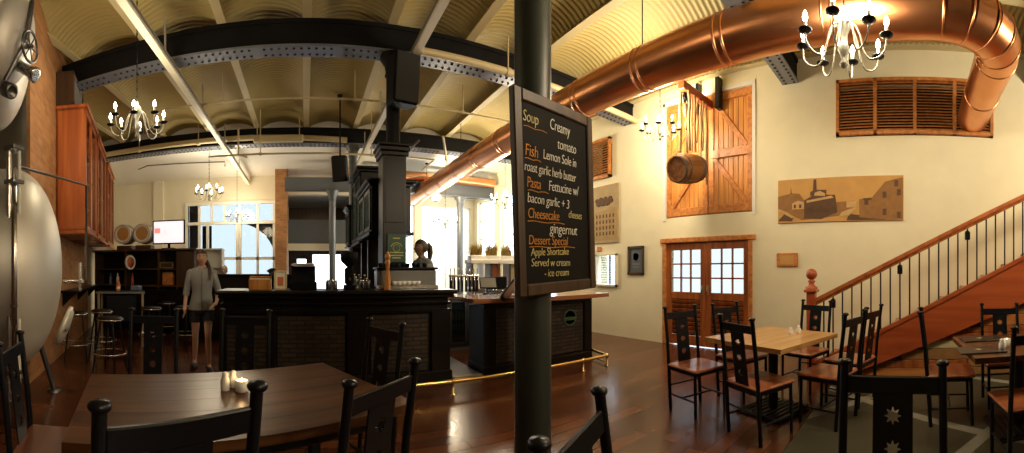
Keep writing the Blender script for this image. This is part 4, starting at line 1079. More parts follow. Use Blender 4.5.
    if pony == 'side': hm.tube([H @ V(p) for p in ((-.02, -.09, .0), (-.075, -.075, -.07), (-.105, -.01, -.14), (-.115, .075, -.21), (-.11, .11, -.31))], [.045, .034, .028, .024, .008], 10)
    elif pony: hm.tube([H @ V(p) for p in ((0, -.085, .05), (0, -.12, .055), (0, -.15, .02), (0, -.155, -.07), (0, -.14, -.17), (0, -.13, -.25))], [.02, .030, .040, .040, .028, .006], 12)
    hm.build('hair', hair, s)
    return s
stand = dict(ls=(.155, -.015, 1.345), le=(.215, -.03, 1.10), lw=(.235, .05, .88), lh=(.235, .09, .78), rs=(-.155, -.015, 1.345), re=(-.215, -.03, 1.10), rw=(-.235, .05, .88), rh=(-.235, .09, .78),
             lhip=(.085, 0, .86), lk=(.09, .03, .49), la=(.09, -.02, .085), lt=(.10, .12, .042), rhip=(-.085, 0, .86), rk=(-.09, .03, .49), ra=(-.09, -.02, .085), rt=(-.10, .12, .042))
wj = dict(stand); wj.update(re=(-.235, -.05, 1.10), rw=(-.20, .08, .93), rh=(-.14, .15, .90), rk=(-.085, .14, .50), ra=(-.10, .12, .085), rt=(-.12, .26, .042), lk=(.09, .0, .48), la=(.10, -.14, .10), lt=(.12, -.01, .042))
person('waitress in grey shirt and dark shorts walking between the tables and bar', (-1.47, 5.35, 0), pi+.27, wj, pony='side', sc3=1.03)
bj = dict(stand); bj.update(le=(.23, .0, 1.10), lw=(.17, .19, 1.08), lh=(.14, .27, 1.08), re=(-.23, .0, 1.10), rw=(-.17, .19, 1.08), rh=(-.14, .27, 1.08), head=(0, .03, 0))
person('dark-haired barista with ponytail seen in profile behind the coffee machine', (1.72, 5.42, .10), pi/2+.25, bj, skin='skin_dark', shirt='shirt_grey', long_legs=True, hair='hair', sc3=1.06)
s = empty('floor_duckboard', 'slatted wooden duckboard behind the bar under the barista', 'platform', (1.62, 5.40, 0))
for i in range(5): MB().bbox(-.15, .20, -.19+.085*i, -.12+.085*i, .06, .10, .005).build('slat', 'brown_wood', s)
for x in (-.13, .15): MB().bbox(x, x+.04, -.19, .22, 0, .06, .005).build('runner', 'brown_wood', s)
cj = dict(stand); cj.update(head=(0, .10, -.04), re=(-.26, .18, 1.13), rw=(-.05, .42, 1.12), rh=(.04, .46, 1.12), le=(.27, .18, 1.13), lw=(.1, .42, 1.12), lh=(.02, .46, 1.12))
person('customer leaning on the bar, almost hidden behind the dark pillar', (2.60, 3.92, 0), -.05, cj, shirt='navy_cloth', long_legs=True, hair='hair', pony=False, sc3=.98)
sj = dict(stand); sj.update(off=(0, 0, -.43), lk=(.10, .42, .93), la=(.10, .40, .52), lt=(.10, .54, .475), rk=(-.10, .42, .93), ra=(-.10, .40, .52), rt=(-.10, .54, .475), le=(.22, .10, 1.12), lw=(.12, .30, 1.18), lh=(.06, .38, 1.18), re=(-.22, .10, 1.12), rw=(-.12, .30, 1.18), rh=(-.06, .38, 1.18))
sj['lhip'] = (.085, .03, .90); sj['rhip'] = (-.085, .03, .90)
person('grey-haired customer sitting far back, just right of the waitress', (-1.78, 8.35, .30), pi, sj, shirt='shirt_grey', long_legs=True, hair='cream_metal', pony=False)
s = empty('bench_seat', 'dark high bench under the far seated customer', 'bench', (-1.78, 8.40, 0)); MB().bbox(-.4, .4, -.22, .25, .66, .72, .01).build('seat', 'dark_wood', s)
for sx in (-1, 1): MB().bbox(sx*.33-.03, sx*.33+.03, -.2, .22, 0, .66, .005).build('leg', 'dark_wood', s)
MB().bbox(-.35, .35, -.52, -.40, .28, .31, .01).tube([(-.3, -.45, .29), (-.3, -.1, .29)], .015, 6).tube([(.3, -.45, .29), (.3, -.1, .29)], .015, 6).build('foot_rest', 'dark_wood', s)

# ------------------------------------------------------------------ things on the bar
BT = 1.185
s = empty('coffee_machine', 'grey espresso machine on the bar with white cups on its drip tray', 'coffee machine', (1.32, 4.88, BT))
MB().bbox(-.40, .40, -.05, .20, 0, .27, .03).build('body', 'steel_dark', s)
MB().bbox(-.40, .40, -.13, .02, .0, .05, .01).build('drip_tray', 'steel', s)
MB().bbox(-.41, .41, -.09, .22, .255, .285, .01).build('cup_rail', 'black_metal', s)
MB().bbox(-.38, .38, -.054, -.048, .06, .23, .003).build('back_panel', 'grey_panel', s)
for x in (-.25, 0, .25): MB().lathe([(.03, 0), (.03, .03)], 12, M.Translation((x, .22, .14))).tube([(x, .22, .14), (x, .33, .12)], .012, 8).build('portafilter', 'black_metal', s)
MB().tube([(.34, .18, .22), (.36, .24, .15), (.35, .24, .02)], .006, 6).build('steam_wand', 'steel', s)
def cup(loc, label, group):
    s = MB().lathe([(.018, 0), (.028, .008), (.036, .055), (.034, .055), (.026, .012), (.001, .01)], 16).build('coffee_cup', 'white_ceramic', None, loc); tag(s, label, 'cup', group); return s
ORD = ['leftmost', 'second from left', 'third from left', 'fourth from left', 'fifth from left', 'sixth from left', 'seventh from left', 'eighth from left', 'ninth from left', 'tenth from left', 'eleventh from left', 'twelfth from left', 'thirteenth from left', 'fourteenth from left']
for i in range(6): cup((1.135+.062*i, 4.785, BT+.05), ORD[i]+' small white cup in the row on espresso machine drip tray', 'white cups in front of the espresso machine')
for i in range(9):
    o = cup((.98+.075*i, 4.92+.05*(i % 2), BT+.285), ORD[i]+' dark cup standing on top of the espresso machine', 'dark cups on the espresso machine'); o.data.materials[0] = MAT['black_plastic']; o.name = 'stacked_cup'
s = empty('pepper_mill', 'tall turned orange wooden pepper mill on the bar beside coffee machine', 'pepper mill', (1.02, 4.68, BT))
MB().lathe([(.042, 0), (.044, .02), (.036, .05), (.042, .10), (.034, .17), (.022, .26), (.030, .32), (.034, .35), (.024, .37)], 18).build('body', 'oak_orange', s)
MB().lathe([(.022, .37), (.034, .39), (.036, .42), (.026, .445), (.012, .455), (.014, .47), (.001, .48)], 18).build('crank_head', 'oak_orange', s)
s = empty('coffee_grinder', 'dark coffee grinder with round hopper on the bar', 'grinder', (.56, 4.84, BT))
MB().bbox(-.07, .07, -.09, .09, 0, .06, .01).bbox(-.055, .055, -.02, .09, .06, .28, .02).build('body', 'black_plastic', s)
MB().lathe([(.03, .28), (.11, .36), (.115, .46), (.10, .47), (.001, .48)], 18).build('hopper', 'black_plastic', s); MB().tube([(0, -.02, .14), (0, -.10, .13)], .014, 8).build('spout', 'steel_dark', s)
s = empty('picture_frame', 'small wooden tabletop frame with orange picture leaning on the bar', 'picture', (-.30, 4.68, BT+.005), .0); 
T = M.Rotation(-.18, 4, 'X')
MB().bbox(-.08, .08, -.008, .008, 0, .025, .004, T).bbox(-.08, .08, -.008, .008, .215, .24, .004, T).bbox(-.08, -.055, -.008, .008, 0, .24, .004, T).bbox(.055, .08, -.008, .008, 0, .24, .004, T).build('frame', 'joist_paint', s)
MB().box(-.056, .056, -.003, .003, .02, .22, T).build('sheet', 'paper', s); MB().box(-.035, .035, -.006, -.002, .05, .16, T).build('picture', 'terracotta', s); MB().tube([T @ V((0, .01, .18)), (0, .12, 0.004)], .004, 5).build('strut', 'black_metal', s)
s = empty('wooden_box', 'honey-coloured wooden box of cards on the left end of bar', 'box', (-.56, 4.80, BT), .05)
MB().bbox(-.14, .14, -.08, .08, 0, .015).bbox(-.14, .14, -.08, -.068, 0, .13).bbox(-.14, .14, .068, .08, 0, .17).bbox(-.14, -.128, -.08, .08, 0, .14).bbox(.128, .14, -.08, .08, 0, .14).build('box', 'oak_orange', s)
for i in range(5): MB().box(-.12, .12, -.05+.022*i, -.045+.022*i, .01, .15+.01*(i % 2)).build('card', 'brown_wood' if i % 2 else 'paper', s)
s = empty('cash_register', 'dark cash register with papers on top of the bar', 'cash register', (-.02, 4.88, BT))
MB().bbox(-.17, .17, -.14, .16, 0, .10, .01).build('drawer', 'black_plastic', s); m = MB().plate([[(-.14, .10), (.16, .10), (.10, .30), (-.02, .30)]], .30, RZ(pi/2)); m.build('body', 'black_plastic', s)
for i in range(3): MB().box(-.14, .14, -.11, .12, .30+.012*i, .304+.012*i, M.Rotation(R(12-10*i), 4, 'Z') @ M.Rotation(R(4), 4, 'X')).build('paper', 'paper', s)
s = empty('desk_lamp', 'small black angled lamp on bar behind the wooden box', 'lamp', (-.47, 5.02, BT))
MB().lathe([(.07, 0), (.07, .015), (.015, .025)], 16).build('base', 'black_metal', s); MB().tube([(0, 0, .02), (-.03, .02, .15), (.04, .0, .24)], .009, 6).build('arm', 'black_metal', s); MB().lathe([(.02, .03), (.05, 0), (.075, -.06)], 16, M.Translation((.06, -.02, .24)) @ M.Rotation(.7, 4, 'Y')).build('lamp_shade', 'black_metal', s)
for i, (x, y) in enumerate(((.30, 4.95), (.38, 4.90), (.75, 4.98), (.82, 4.94))):
    s = empty('glass_jar', ('clear jar on the bar left of the grinder, rear one', 'clear jar on the bar left of the grinder, front one', 'clear jar between grinder and pepper mill, left', 'clear jar between grinder and pepper mill, right')[i], 'jar', (x, y, BT), 0, 'jars on the bar')
    MB().lathe([(.03, 0), (.035, .01), (.035, .09), (.028, .1)], 14).build('jar', 'steel_dark', s); MB().lathe([(.03, .1), (.03, .12), (.001, .122)], 14).build('lid', 'chrome', s)
# bottles and glasses on the back bar
for i in range(14):
    y = 5.9+.23*i; h = .24+.05*((i*7) % 3)
    s = empty('bottle', ('green', 'brown', 'black')[i % 3]+' bottle on the back bar, '+('nearest us' if i == 0 else 'farthest away' if i == 13 else ORD[i].split(' from')[0]+' from the near end'), 'bottle', (.995, y, 1.0), 0, 'bottles on the back bar')
    MB().lathe([(.034, 0), (.036, .01), (.036, h*.6), (.014, h*.78), (.013, h)], 12).build('glass_body', ('green_sign', 'brown_wood', 'dark_paint')[i % 3], s); MB().lathe([(.0365, h*.2), (.0365, h*.45)], 12).build('label', ('paper', 'terracotta', 'sign_gold')[i % 3], s); MB().lathe([(.015, h), (.015, h+.02), (.001, h+.02)], 10).build('cap', 'brass_dull', s)
# beer taps and till on the fridge counter
s = empty('beer_tap_rail', 'chrome rail of tall black-handled beer taps above the far counter', 'beer taps', (2.86, 6.62, .97))
MB().tube([(-.26, 0, .36), (.34, 0, .36)], .022, 10).build('rail', 'chrome', s)
for x in (-.2, .28): MB().tube([(x, 0, 0), (x, 0, .36)], .02, 10).build('post', 'chrome', s)
for i in range(8):
    x = -.24+.078*i; t_ = MB().tube([(x, -.02, .36), (x, -.06, .33), (x, -.06, .27)], .011, 8).build('tap', 'chrome', s); MB().bbox(x-.02, x+.02, -.035, -.01, .06, .34, .006).build('handle_plate', 'black_plastic', t_); MB().lathe([(.007, .37), (.010, .44), (.014, .50), (.001, .51)], 8, M.Translation((x, -.02, 0))).build('tap_handle', 'steel', t_)
s = empty('till_screen', 'black touchscreen till leaning on the far counter beside beer taps', 'till', (3.40, 6.6, .97), -.25)
MB().bbox(-.1, .1, -.08, .08, 0, .03).bbox(-.03, .03, -.0, .04, .03, .15).build('stand', 'black_plastic', s); MB().bbox(-.17, .17, -.012, .012, -.12, .12, .006, M.Translation((0, 0, .22)) @ M.Rotation(-.5, 4, 'X')).build('screen', 'black_plastic', s); MB().box(-.15, .15, -.016, -.012, -.10, .10, M.Translation((0, 0, .22)) @ M.Rotation(-.5, 4, 'X')).build('display', 'grey_panel', s)
s = empty('till_screen', 'black screen box behind the till near the planter shelf', 'till', (3.70, 6.78, .97), -.3); MB().bbox(-.1, .1, -.06, .06, 0, .03).build('stand', 'black_plastic', s); MB().bbox(-.18, .18, -.08, .08, .03, .34, .02).build('screen', 'black_plastic', s)
# glasses on the right bar counter
for i in range(14):
    x = 2.55+.08*(i % 7); y = 4.88+.09*(i//7)
    o = MB().lathe([(.022, 0), (.022, .003), (.026, .004), (.031, .09), (.029, .09), (.024, .008), (.001, .008)], 12).build('drinking_glass', 'glass', None, (x, y, 1.065)); tag(o, ORD[i % 7]+' clear glass in the '+('front' if i < 7 else 'back')+' row behind the wooden bar top', 'glass', 'glasses behind the wooden bar top')
# far shelf with grassy planters
s = empty('planter_shelf', 'pale far shelf unit with wooden panels under grassy planters', 'shelf', (0, 0, 0))
MB().bbox(3.85, 5.95, 8.35, 8.75, 1.60, 1.70, .01).build('top_shelf', 'white_ceramic', s); MB().bbox(3.85, 5.95, 8.35, 8.75, .98, 1.04, .01).build('lower_shelf', 'white_ceramic', s)
MB().box(3.9, 5.9, 8.40, 8.74, 0, .98).build('cupboard', 'column_grey', s)
for i, x in enumerate((3.9, 4.2, 4.42, 4.7, 4.95, 5.2, 5.5, 5.88)): MB().bbox(x-.03, x+.03, 8.40, 8.72, 1.04, 1.60, .005).build('divider', 'white_ceramic' if i % 2 else 'brown_wood', s)
MB().bbox(4.45, 4.67, 8.55, 8.58, 1.04, 1.60).build('panel', 'door_wood', s); MB().bbox(5.0, 5.17, 8.55, 8.58, 1.04, 1.60).build('panel', 'joist_paint', s)
for k in range(5):
    x = 4.05+.42*k
    s = empty('grass_planter', ORD[k]+' planter of dry brown grass on far white shelf', 'plant', (x, 8.5, 1.70), 0, 'grass planters on the white shelf')
    MB().bbox(-.19, .19, -.09, .09, 0, .10, .01).build('trough', 'white_ceramic', s)
    g = MB()
    for i in range(170):
        a = rnd.uniform(0, 2*pi); b0 = V((rnd.uniform(-.13, .13), rnd.uniform(-.05, .05), .09)); ln = rnd.uniform(.18, .38); d = V((cos(a)*.30, sin(a)*.25, 1)).normalized()*ln; sd = V((-sin(a), cos(a), 0))*.011
        g.add([b0-sd, b0+sd, b0+d*.6+sd*.6, b0+d*.6-sd*.6, b0+d+V((cos(a), sin(a), -.3))*.035], [(0, 1, 2, 3), (3, 2, 4)])
    o = g.build('grass', 'grass_brown', s); o['kind'] = 'stuff'

# ------------------------------------------------------------------ brewing tanks on the left
def frame_on(c, axis):      # local Z along the tank's axis
    return M.Translation(c) @ V(axis).normalized().to_track_quat('Z', 'Y').to_matrix().to_4x4()
axs = V((.72, .69, 0)).normalized()
s = empty('brewing_tank', 'big lower steel brewing tank with domed end at the left edge', 'tank', (0, 0, 0))
T = frame_on((-3.05, 3.22, 1.46), axs)
dome = [(1.10*cos(pi/2*i/16), .55*sin(pi/2*i/16)) for i in range(17)]; dome[-1] = (.001, .55)
MB().lathe([(1.10, -1.7), (1.10, 0)], 56, T).build('shell', 'steel_shell', s)
MB().lathe(dome, 56, T).build('dome_end', 'steel_tank' if 'steel_tank' in MAT else 'steel', s)
MB().lathe([(1.10, -.02), (1.125, -.02), (1.125, .03), (1.10, .03)], 56, T).build('rim', 'steel', s)
hatch = M.Translation((-2.64, 3.66, .78)) @ V((.80, .45, -.35)).normalized().to_track_quat('Z', 'Y').to_matrix().to_4x4()
MB().lathe([(.22, -.03), (.24, -.02), (.24, .02), (.20, .03), (.19, .05), (.001, .07)], 28, hatch).build('manway_door', 'steel_tank', s)
MB().tube([hatch @ V((-.26, 0, .05)), hatch @ V((.26, 0, .05))], .014, 8).build('manway_bar', 'steel', s)
MB().tube([(-2.70, 3.72, 1.30), (-2.52, 3.86, 1.30)], .03, 10).lathe([(.05, 0), (.05, .03)], 12, M.Translation((-2.54, 3.85, 1.28))).build('outlet_valve', 'steel', s)
MB().bbox(-2.56, -2.53, 3.83, 3.87, 1.18, 1.52, .005).build('valve_handle', 'steel', s)
for dx, dy in ((.18, .20), (-.75, -.35)): MB().tube([(-3.05+dx, 3.30+dy, .55), (-3.0+dx*1.3, 3.35+dy*1.4, .02)], .035, 10).lathe([(.09, 0), (.09, .015), (.04, .03)], 16, M.Translation((-3.0+dx*1.3, 3.35+dy*1.4, 0))).build('leg', 'steel_dark', s)
s = empty('brewing_tank', 'upper steel brewing tank with domed end in the top left corner', 'tank', (0, 0, 0))
T = frame_on((-3.15, 2.98, 4.02), axs); dome = [(.98*cos(pi/2*i/16), .46*sin(pi/2*i/16)) for i in range(17)]; dome[-1] = (.001, .46)
MB().lathe([(.98, -1.7), (.98, 0)], 56, T).build('shell', 'steel_shell', s); MB().lathe(dome, 56, T).build('dome_end', 'steel_tank', s)
MB().lathe([(.98, -.02), (1.0, -.02), (1.0, .03), (.98, .03)], 56, T).build('rim', 'steel', s)
hatch = M.Translation((-2.46, 2.60, 3.55)) @ V((.88, .05, -.30)).normalized().to_track_quat('Z', 'Y').to_matrix().to_4x4()
md = MB().lathe([(.30, -.05), (.33, -.04), (.33, .02), (.29, .04), (.27, .07), (.12, .10), (.001, .105)], 30, hatch @ M.Diagonal((.8, 1.15, 1, 1))).build('manway_door', 'steel_tank', s)
MB().tube([hatch @ V((-.05, -.36, .07)), hatch @ V((0, 0, .16)), hatch @ V((.05, .36, .07))], .028, 8).build('manway_yoke', 'steel_dark', md)
hw = V((-2.27, 2.62, 3.44)); HT = M.Translation(hw) @ V((.80, .15, -.1)).normalized().to_track_quat('Z', 'Y').to_matrix().to_4x4()
w_ = MB().tube([HT @ V((.13*cos(2*pi*i/20), .13*sin(2*pi*i/20), 0)) for i in range(20)], .012, 8, closed=True).build('handwheel', 'steel_dark', md)
for k in range(3): MB().tube([HT @ V((.13*cos(k*pi/3), .13*sin(k*pi/3), 0)), HT @ V((-.13*cos(k*pi/3), -.13*sin(k*pi/3), 0))], .007, 6).build('spoke', 'steel_dark', md)
MB().tube([HT @ V((0, 0, .03)), HT @ V((0, 0, -.20))], .016, 8).build('spindle', 'steel', md)
MB().tube([(-2.46, 2.66, 3.36), (-2.28, 2.70, 3.22)], .05, 16).lathe([(.051, -.02), (.07, -.018), (.07, .018), (.051, .022)], 16, M.Translation((-2.29, 2.70, 3.225)) @ V((.75, .16, -.58)).normalized().to_track_quat('Z', 'Y').to_matrix().to_4x4()).build('outlet_pipe', 'steel', s)
MB().lathe([(.07, -.05), (.07, .06), (.05, .07), (.05, .03), (.001, .03)], 18, M.Translation((-2.52, 2.60, 3.12)) @ V((.8, -.1, -.5)).normalized().to_track_quat('Z', 'Y').to_matrix().to_4x4()).build('sight_port', 'steel_dark', s)
MB().tube([(-3.2, 3.30, 4.90), (-3.10, 3.40, 5.02), (-3.10, 3.40, 5.2)], .03, 10).build('vent_pipe', 'steel', s)
MB().bbox(-3.9, -3.7, 2.35, 2.55, 2.45, 3.2, .01).build('saddle', 'steel_dark', s)
s = empty('level_gauge', 'upright steel level gauge in front of the big brewing tank', 'gauge')
gx, gy = -2.36, 2.52
MB().tube([(gx-.04, gy-.04, .25), (gx-.04, gy-.04, 2.52)], .026, 10).build('guard_tube', 'steel', s); MB().tube([(gx+.02, gy+.03, .3), (gx+.02, gy+.03, 2.50)], .018, 10).build('glass_tube', 'cream_metal', s)
for z in (.5, 1.1, 2.2, 2.5): MB().bbox(gx-.075, gx+.055, gy-.075, gy+.065, z, z+.035, .005).build('clamp', 'steel_dark', s)
MB().tube([(gx-.04, gy-.04, 0), (gx-.04, gy-.04, .27)], .02, 8).build('foot', 'steel_dark', s)
pipe([(-2.50, 2.72, 2.42), (-2.52, 3.95, 2.46), (-2.52, 3.95, 1.32), (-2.54, 3.86, 1.30)], .016, 'pipe_grey', 'thin dark pipe looping over the big tank down to its valve', 'tank_pipe')

# ------------------------------------------------------------------ wall cabinets on the slanted wall (local X along the wall away from us, local -Y into the room)
def on_slant(s, t, z=0): s.matrix_world = M.Translation((-3.18, 3.67, z)) @ M.Rotation(wa, 4, 'Z') @ M.Translation((t, 0, 0))
t1 = ((-3.71+3.18)**2+(4.91-3.67)**2)**.5
for i, (a, L, lb) in enumerate(((t1, 1.2, 'nearest large orange wooden display cabinet hung on the brick wall'), (t1+1.45, 1.3, 'middle orange wooden display cabinet hung on the brick wall'), (t1+3.25, 1.6, 'farthest orange wooden display cabinet hung on the left wall'))):
    s = empty('display_cabinet', lb, 'cabinet', group='display cabinets on the left wall')
    MB().box(0, .03, -.46, -.01, 2.06, 4.0).box(L-.03, L, -.46, -.01, 2.06, 4.0).box(0, L, -.46, -.01, 3.97, 4.0).box(0, L, -.46, -.01, 2.06, 2.09).box(0, L, -.04, -.01, 2.06, 4.0).build('carcass', 'cabinet_wood', s)
    MB().bbox(-.03, L+.03, -.54, -.005, 2.0, 2.06, .012).build('base_moulding', 'cabinet_wood', s); MB().bbox(-.03, L+.03, -.53, -.005, 4.0, 4.05, .012).build('cornice', 'cabinet_wood', s)
    for k in range(2):
        x0 = L/2*k+.005; x1 = L/2*(k+1)-.005
        d = MB().box(x0, x0+.06, -.49, -.46, 2.07, 3.99).box(x1-.06, x1, -.49, -.46, 2.07, 3.99).box(x0, x1, -.49, -.46, 2.07, 2.15).box(x0, x1, -.49, -.46, 3.90, 3.99).build('door', 'cabinet_wood', s)
        BX(x0+.06, x1-.06, -.478, -.472, 2.15, 3.90).build('pane', 'glass', d); MB().ball((x1-.03 if k == 0 else x0+.03, -.505, 2.9), .014, 8, 6).build('knob', 'brass', d)
    for z in (2.5, 2.95, 3.45): MB().box(.03, L-.03, -.40, -.04, z, z+.015).build('shelf', 'cabinet_wood', s)
    BX(.03, L-.03, -.05, -.045, 2.1, 3.97).build('pale_lining', 'white_ceramic', s)
    on_slant(s, a)
s = empty('framed_picture', 'tall dark framed panel standing above nearest display cabinet', 'picture')
MB().bbox(0, .06, -.30, -.25, 4.05, 4.60).bbox(.84, .9, -.30, -.25, 4.05, 4.60).bbox(0, .9, -.30, -.25, 4.05, 4.12).bbox(0, .9, -.30, -.25, 4.53, 4.60).bbox(0, .04, -.28, -.0, 4.05, 4.60).build('frame', 'brown_wood', s); BX(.06, .84, -.28, -.27, 4.12, 4.53).build('sheet', 'grey_panel', s)
on_slant(s, t1)
s = empty('drinks_ledge', 'dark ledge running along the brick wall below the display cabinets', 'ledge'); MB().bbox(0, 3.05, -.28, -.005, 1.05, 1.09, .01).build('board', 'dark_wood', s)
for x in (.2, 1.6, 3.0): MB().plate([[(0, 1.05), (.24, 1.05), (0, .8)]], .03, M.Translation((x, 0, 0)) @ M.Rotation(-pi/2, 4, 'Z')).build('bracket', 'dark_wood', s)
on_slant(s, t1+.3)

# ------------------------------------------------------------------ dark shelf unit with barrels and television
s = empty('shelf_unit', 'long dark wooden shelf unit carrying two small barrels and the television', 'shelf unit')
x0, x1, yf, yb_ = -4.98, -2.42, 8.20, 8.62
MB().bbox(x0-.05, x1+.05, yf-.05, yb_, 1.88, 1.93, .01).build('top', 'brown_wood', s); MB().box(x0, x1, yb_-.03, yb_, 0, 1.88).build('back', 'dark_wood', s)
for x in (x0, -4.15, -3.30, -2.85, x1-.04): MB().box(x, x+.04, yf, yb_-.03, 0, 1.88).build('upright', 'brown_wood', s)
for z in (1.06, 1.45): MB().box(x0+.04, x1-.04, yf+.02, yb_-.03, z, z+.03).build('shelf', 'brown_wood', s)
MB().bbox(x0, x1, yf-.02, yf, .05, 1.0, .005).build('cupboard_front', 'dark_wood', s)
MB().bbox(x1-.40, x1, yf-.03, yf, 1.05, 1.86, .01).build('cupboard_door', 'brown_wood', s)
for i, (x, lb) in enumerate(((-4.20, 'left small keg with white ring head on the shelf unit'), (-3.70, 'right small keg with white ring head on the shelf unit, nearer the television'))):
    T = M.Translation((x, 8.38, 2.30)) @ M.Rotation(pi/2, 4, 'X')
    b = barrel('display_keg', lb, T, .20, .40, 'brown_wood', 'brass_dull', 'sepia_light'); b['category'] = 'barrel'; b['group'] = 'display kegs on the shelf unit'
    MB().lathe([(.155, .182), (.16, .200), (.23, .204), (.235, .18)], 32, caps=False).build('white_ring', 'white_ceramic', b)
    s2 = MB().bbox(-.20, .20, -.12, .12, .0, .10, .01).build('keg_cradle', 'brown_wood', None, (x, 8.38, 1.93)); tag(s2, ('wooden cradle under the left display keg', 'wooden cradle under the right display keg')[i], 'stand')
s = empty('television', 'flat television with a bright white and red picture on the shelf unit', 'television', (-3.07, 8.32, 1.93), .05)
MB().bbox(-.15, .15, -.08, .08, 0, .02).bbox(-.03, .03, -.0, .03, .02, .14).build('stand', 'black_plastic', s); MB().bbox(-.385, .385, -.03, .02, .11, .66, .01).build('casing', 'black_plastic', s)
BX(-.355, .355, -.034, -.029, .14, .63).build('screen', 'tv_white', s); text('L', .17, 'tv_red', M.Translation((-.06, -.036, .38)) @ M.Rotation(pi/2, 4, 'X'), s, 'screen_lettering', 0, .001, 1, 'CENTER'); BX(-.34, -.20, -.037, -.034, .36, .48).build('screen_picture', 'tv_red', s)
def small_frame(x, z, w_, h, label, inner):
    s = empty('shelf_picture', label, 'picture', (x, 8.24, z)); MB().bbox(-w_/2, w_/2, -.015, .01, 0, .03).bbox(-w_/2, w_/2, -.015, .01, h-.03, h).bbox(-w_/2, -w_/2+.03, -.015, .01, 0, h).bbox(w_/2-.03, w_/2, -.015, .01, 0, h).build('frame', 'brass_dull', s); BX(-w_/2+.03, w_/2-.03, -.006, 0, .03, h-.03).build('sheet', inner, s)
small_frame(-3.10, 1.48, .34, .15, 'wide gilt-framed sign in the shelf unit below the television', 'brown_wood'); small_frame(-2.68, 1.48, .22, .38, 'upright framed mirror in the shelf unit', 'grey_panel'); small_frame(-2.64, 1.09, .28, .15, 'small gilt frame on the middle shelf near the waitress', 'paper')
s = empty('tin', 'orange box tin on the middle shelf under the gilt-framed sign', 'tin', (-3.08, 8.32, 1.09)); MB().bbox(-.13, .13, -.08, .08, 0, .28, .02).build('body', 'oak_orange_x', s); MB().bbox(-.135, .135, -.085, .085, .28, .31, .01).build('lid', 'brass_dull', s)
s = empty('round_plaque', 'round white-rimmed plaque projecting from the shelf unit', 'plaque', (-3.92, 8.02, 1.62), 0); MB().lathe([(.001, 0), (.13, 0), (.17, -.012), (.17, .02)], 28, M.Rotation(pi/2, 4, 'Y') @ M.Rotation(.3, 4, 'X') @ M.Diagonal((1, 1, 1, 1))).build('rim', 'white_ceramic', s); MB().lathe([(.001, .0), (.12, .0), (.12, .025), (.001, .025)], 24, M.Rotation(pi/2, 4, 'Y') @ M.Rotation(.3, 4, 'X')).build('centre', 'terracotta', s); MB().tube([(0, 0, 0), (0, .20, 0)], .01, 6).build('bracket', 'black_metal', s)
for i in range(4):
    o = MB().lathe([(.03, 0), (.036, .01), (.036, .16), (.014, .22), (.013, .28), (.001, .28)], 12).build('bottle', ('blue_grey', 'white_ceramic', 'navy_cloth', 'terracotta')[i], None, (-4.62+.2*i, 8.36, 1.09)); tag(o, ('blue bottle', 'white bottle', 'dark bottle', 'orange bottle')[i]+' on the left part of the dark shelf unit', 'bottle')
# pale corner pictures and high table and stools
s = empty('high_table', 'high square drinks table with stools among the dark left seating', 'table', (-3.42, 6.62, 0), .42)
MB().bbox(-.45, .45, -.32, .32, 1.0, 1.04, .01).build('tabletop', 'dark_wood', s); MB().box(-.455, .455, -.325, -.32, 1.0, 1.04).build('metal_edge', 'steel_dark', s)
for sx in (-1, 1):
    for sy in (-1, 1): MB().bbox(sx*.41-.022, sx*.41+.022, sy*.28-.022, sy*.28+.022, 0, 1.0, .004).build('leg', 'brass_dull', s)
MB().bbox(-.28, .28, -.2, .2, .45, .98, .02).build('keg_base', 'black_metal', s)
s = empty('sauce_bottle', 'red and white sauce bottle on the high table', 'bottle', (-3.40, 6.45, 1.04)); MB().lathe([(.04, 0), (.042, .12), (.025, .17), (.012, .21), (.001, .215)], 14).build('body', 'terracotta', s); MB().lathe([(.0425, .04), (.0425, .09)], 14).build('label', 'paper', s)
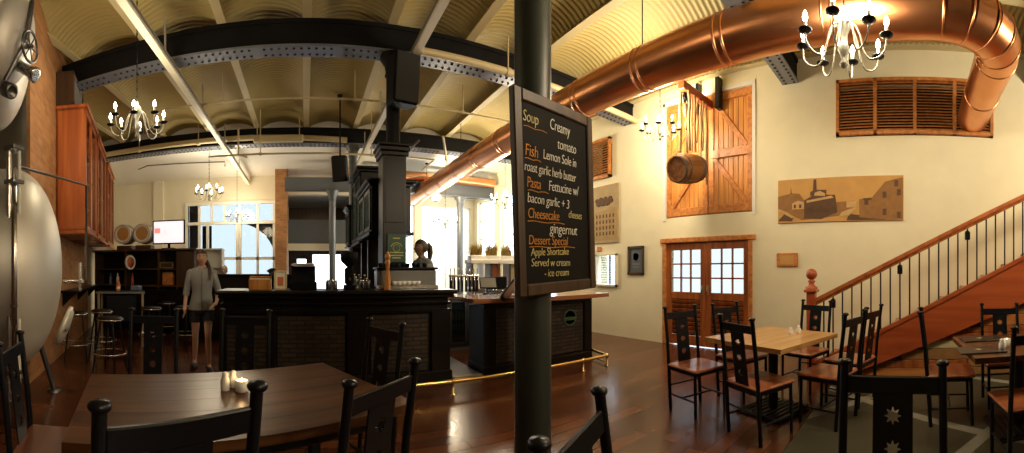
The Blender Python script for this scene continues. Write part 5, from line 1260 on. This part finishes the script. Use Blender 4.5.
o = MB().bbox(-.10, .10, -.07, .07, 0, .10, .02).build('condiment_box', 'blue_grey', None, (-3.12, 6.66, 1.04)); tag(o, 'small blue-grey condiment box on the high table', 'box')
def stool():
    s = empty('bar_stool', '', 'stool')
    MB().lathe([(.001, .78), (.15, .78), (.18, .765), (.185, .74), (.17, .72), (.001, .72)], 24).build('seat', 'dark_wood', s)
    MB().lathe([(.186, .735), (.19, .735), (.19, .75), (.186, .75)], 24).build('seat_band', 'steel', s)
    MB().tube([(.24*cos(2*pi*i/24), .24*sin(2*pi*i/24), .28) for i in range(24)], .010, 6, closed=True).build('foot_ring', 'steel', s)
    for k in range(4):
        a = pi/4+pi/2*k; MB().tube([(.14*cos(a), .14*sin(a), .72), (.25*cos(a), .25*sin(a), 0)], .014, 8).build('leg', 'black_metal', s)
    return s
s0 = stool(); stt = snap(s0)
for i, (x, y, lb) in enumerate(((-2.62, 4.72, 'nearest dark bar stool with steel foot ring, left of first chair'), (-3.22, 5.53, 'dark bar stool in front of the high table'), (-3.42, 5.05, 'dark bar stool close to the brick wall beside the tank'), (-2.68, 6.36, 'dark bar stool at the right end of the high table'), (-2.16, 6.72, 'dark bar stool nearest behind the waitress'), (-2.85, 7.6, 'dark bar stool up against the shelf unit'))):
    place(stt, i == 0, (x, y, 0), .3*i, lb, 'bar stools in the dark left seating')
s = empty('side_shelf', 'white pigeonhole shelf behind the waitress by the arched window', 'shelf', (-2.72, 9.6, 0))
MB().box(-.02, .02, 0, .3, 0, 2.0).box(.58, .62, 0, .3, 0, 2.0).box(0, .6, .28, .3, 0, 2.0).box(0, .6, 0, .3, 1.96, 2.0).build('carcass', 'white_ceramic', s)
for z in (.6, 1.05, 1.5): MB().box(0, .6, 0, .28, z, z+.03).build('shelf', 'white_ceramic', s)
s = empty('partition_counter', 'dark low counter partition behind the left end of the bar', 'counter'); MB().bbox(-2.3, -.2, 7.6, 7.75, 0, 1.32, .01).build('panel', 'dark_wood', s); MB().bbox(-2.35, -.15, 7.55, 7.80, 1.32, 1.36, .01).build('top', 'dark_wood', s)
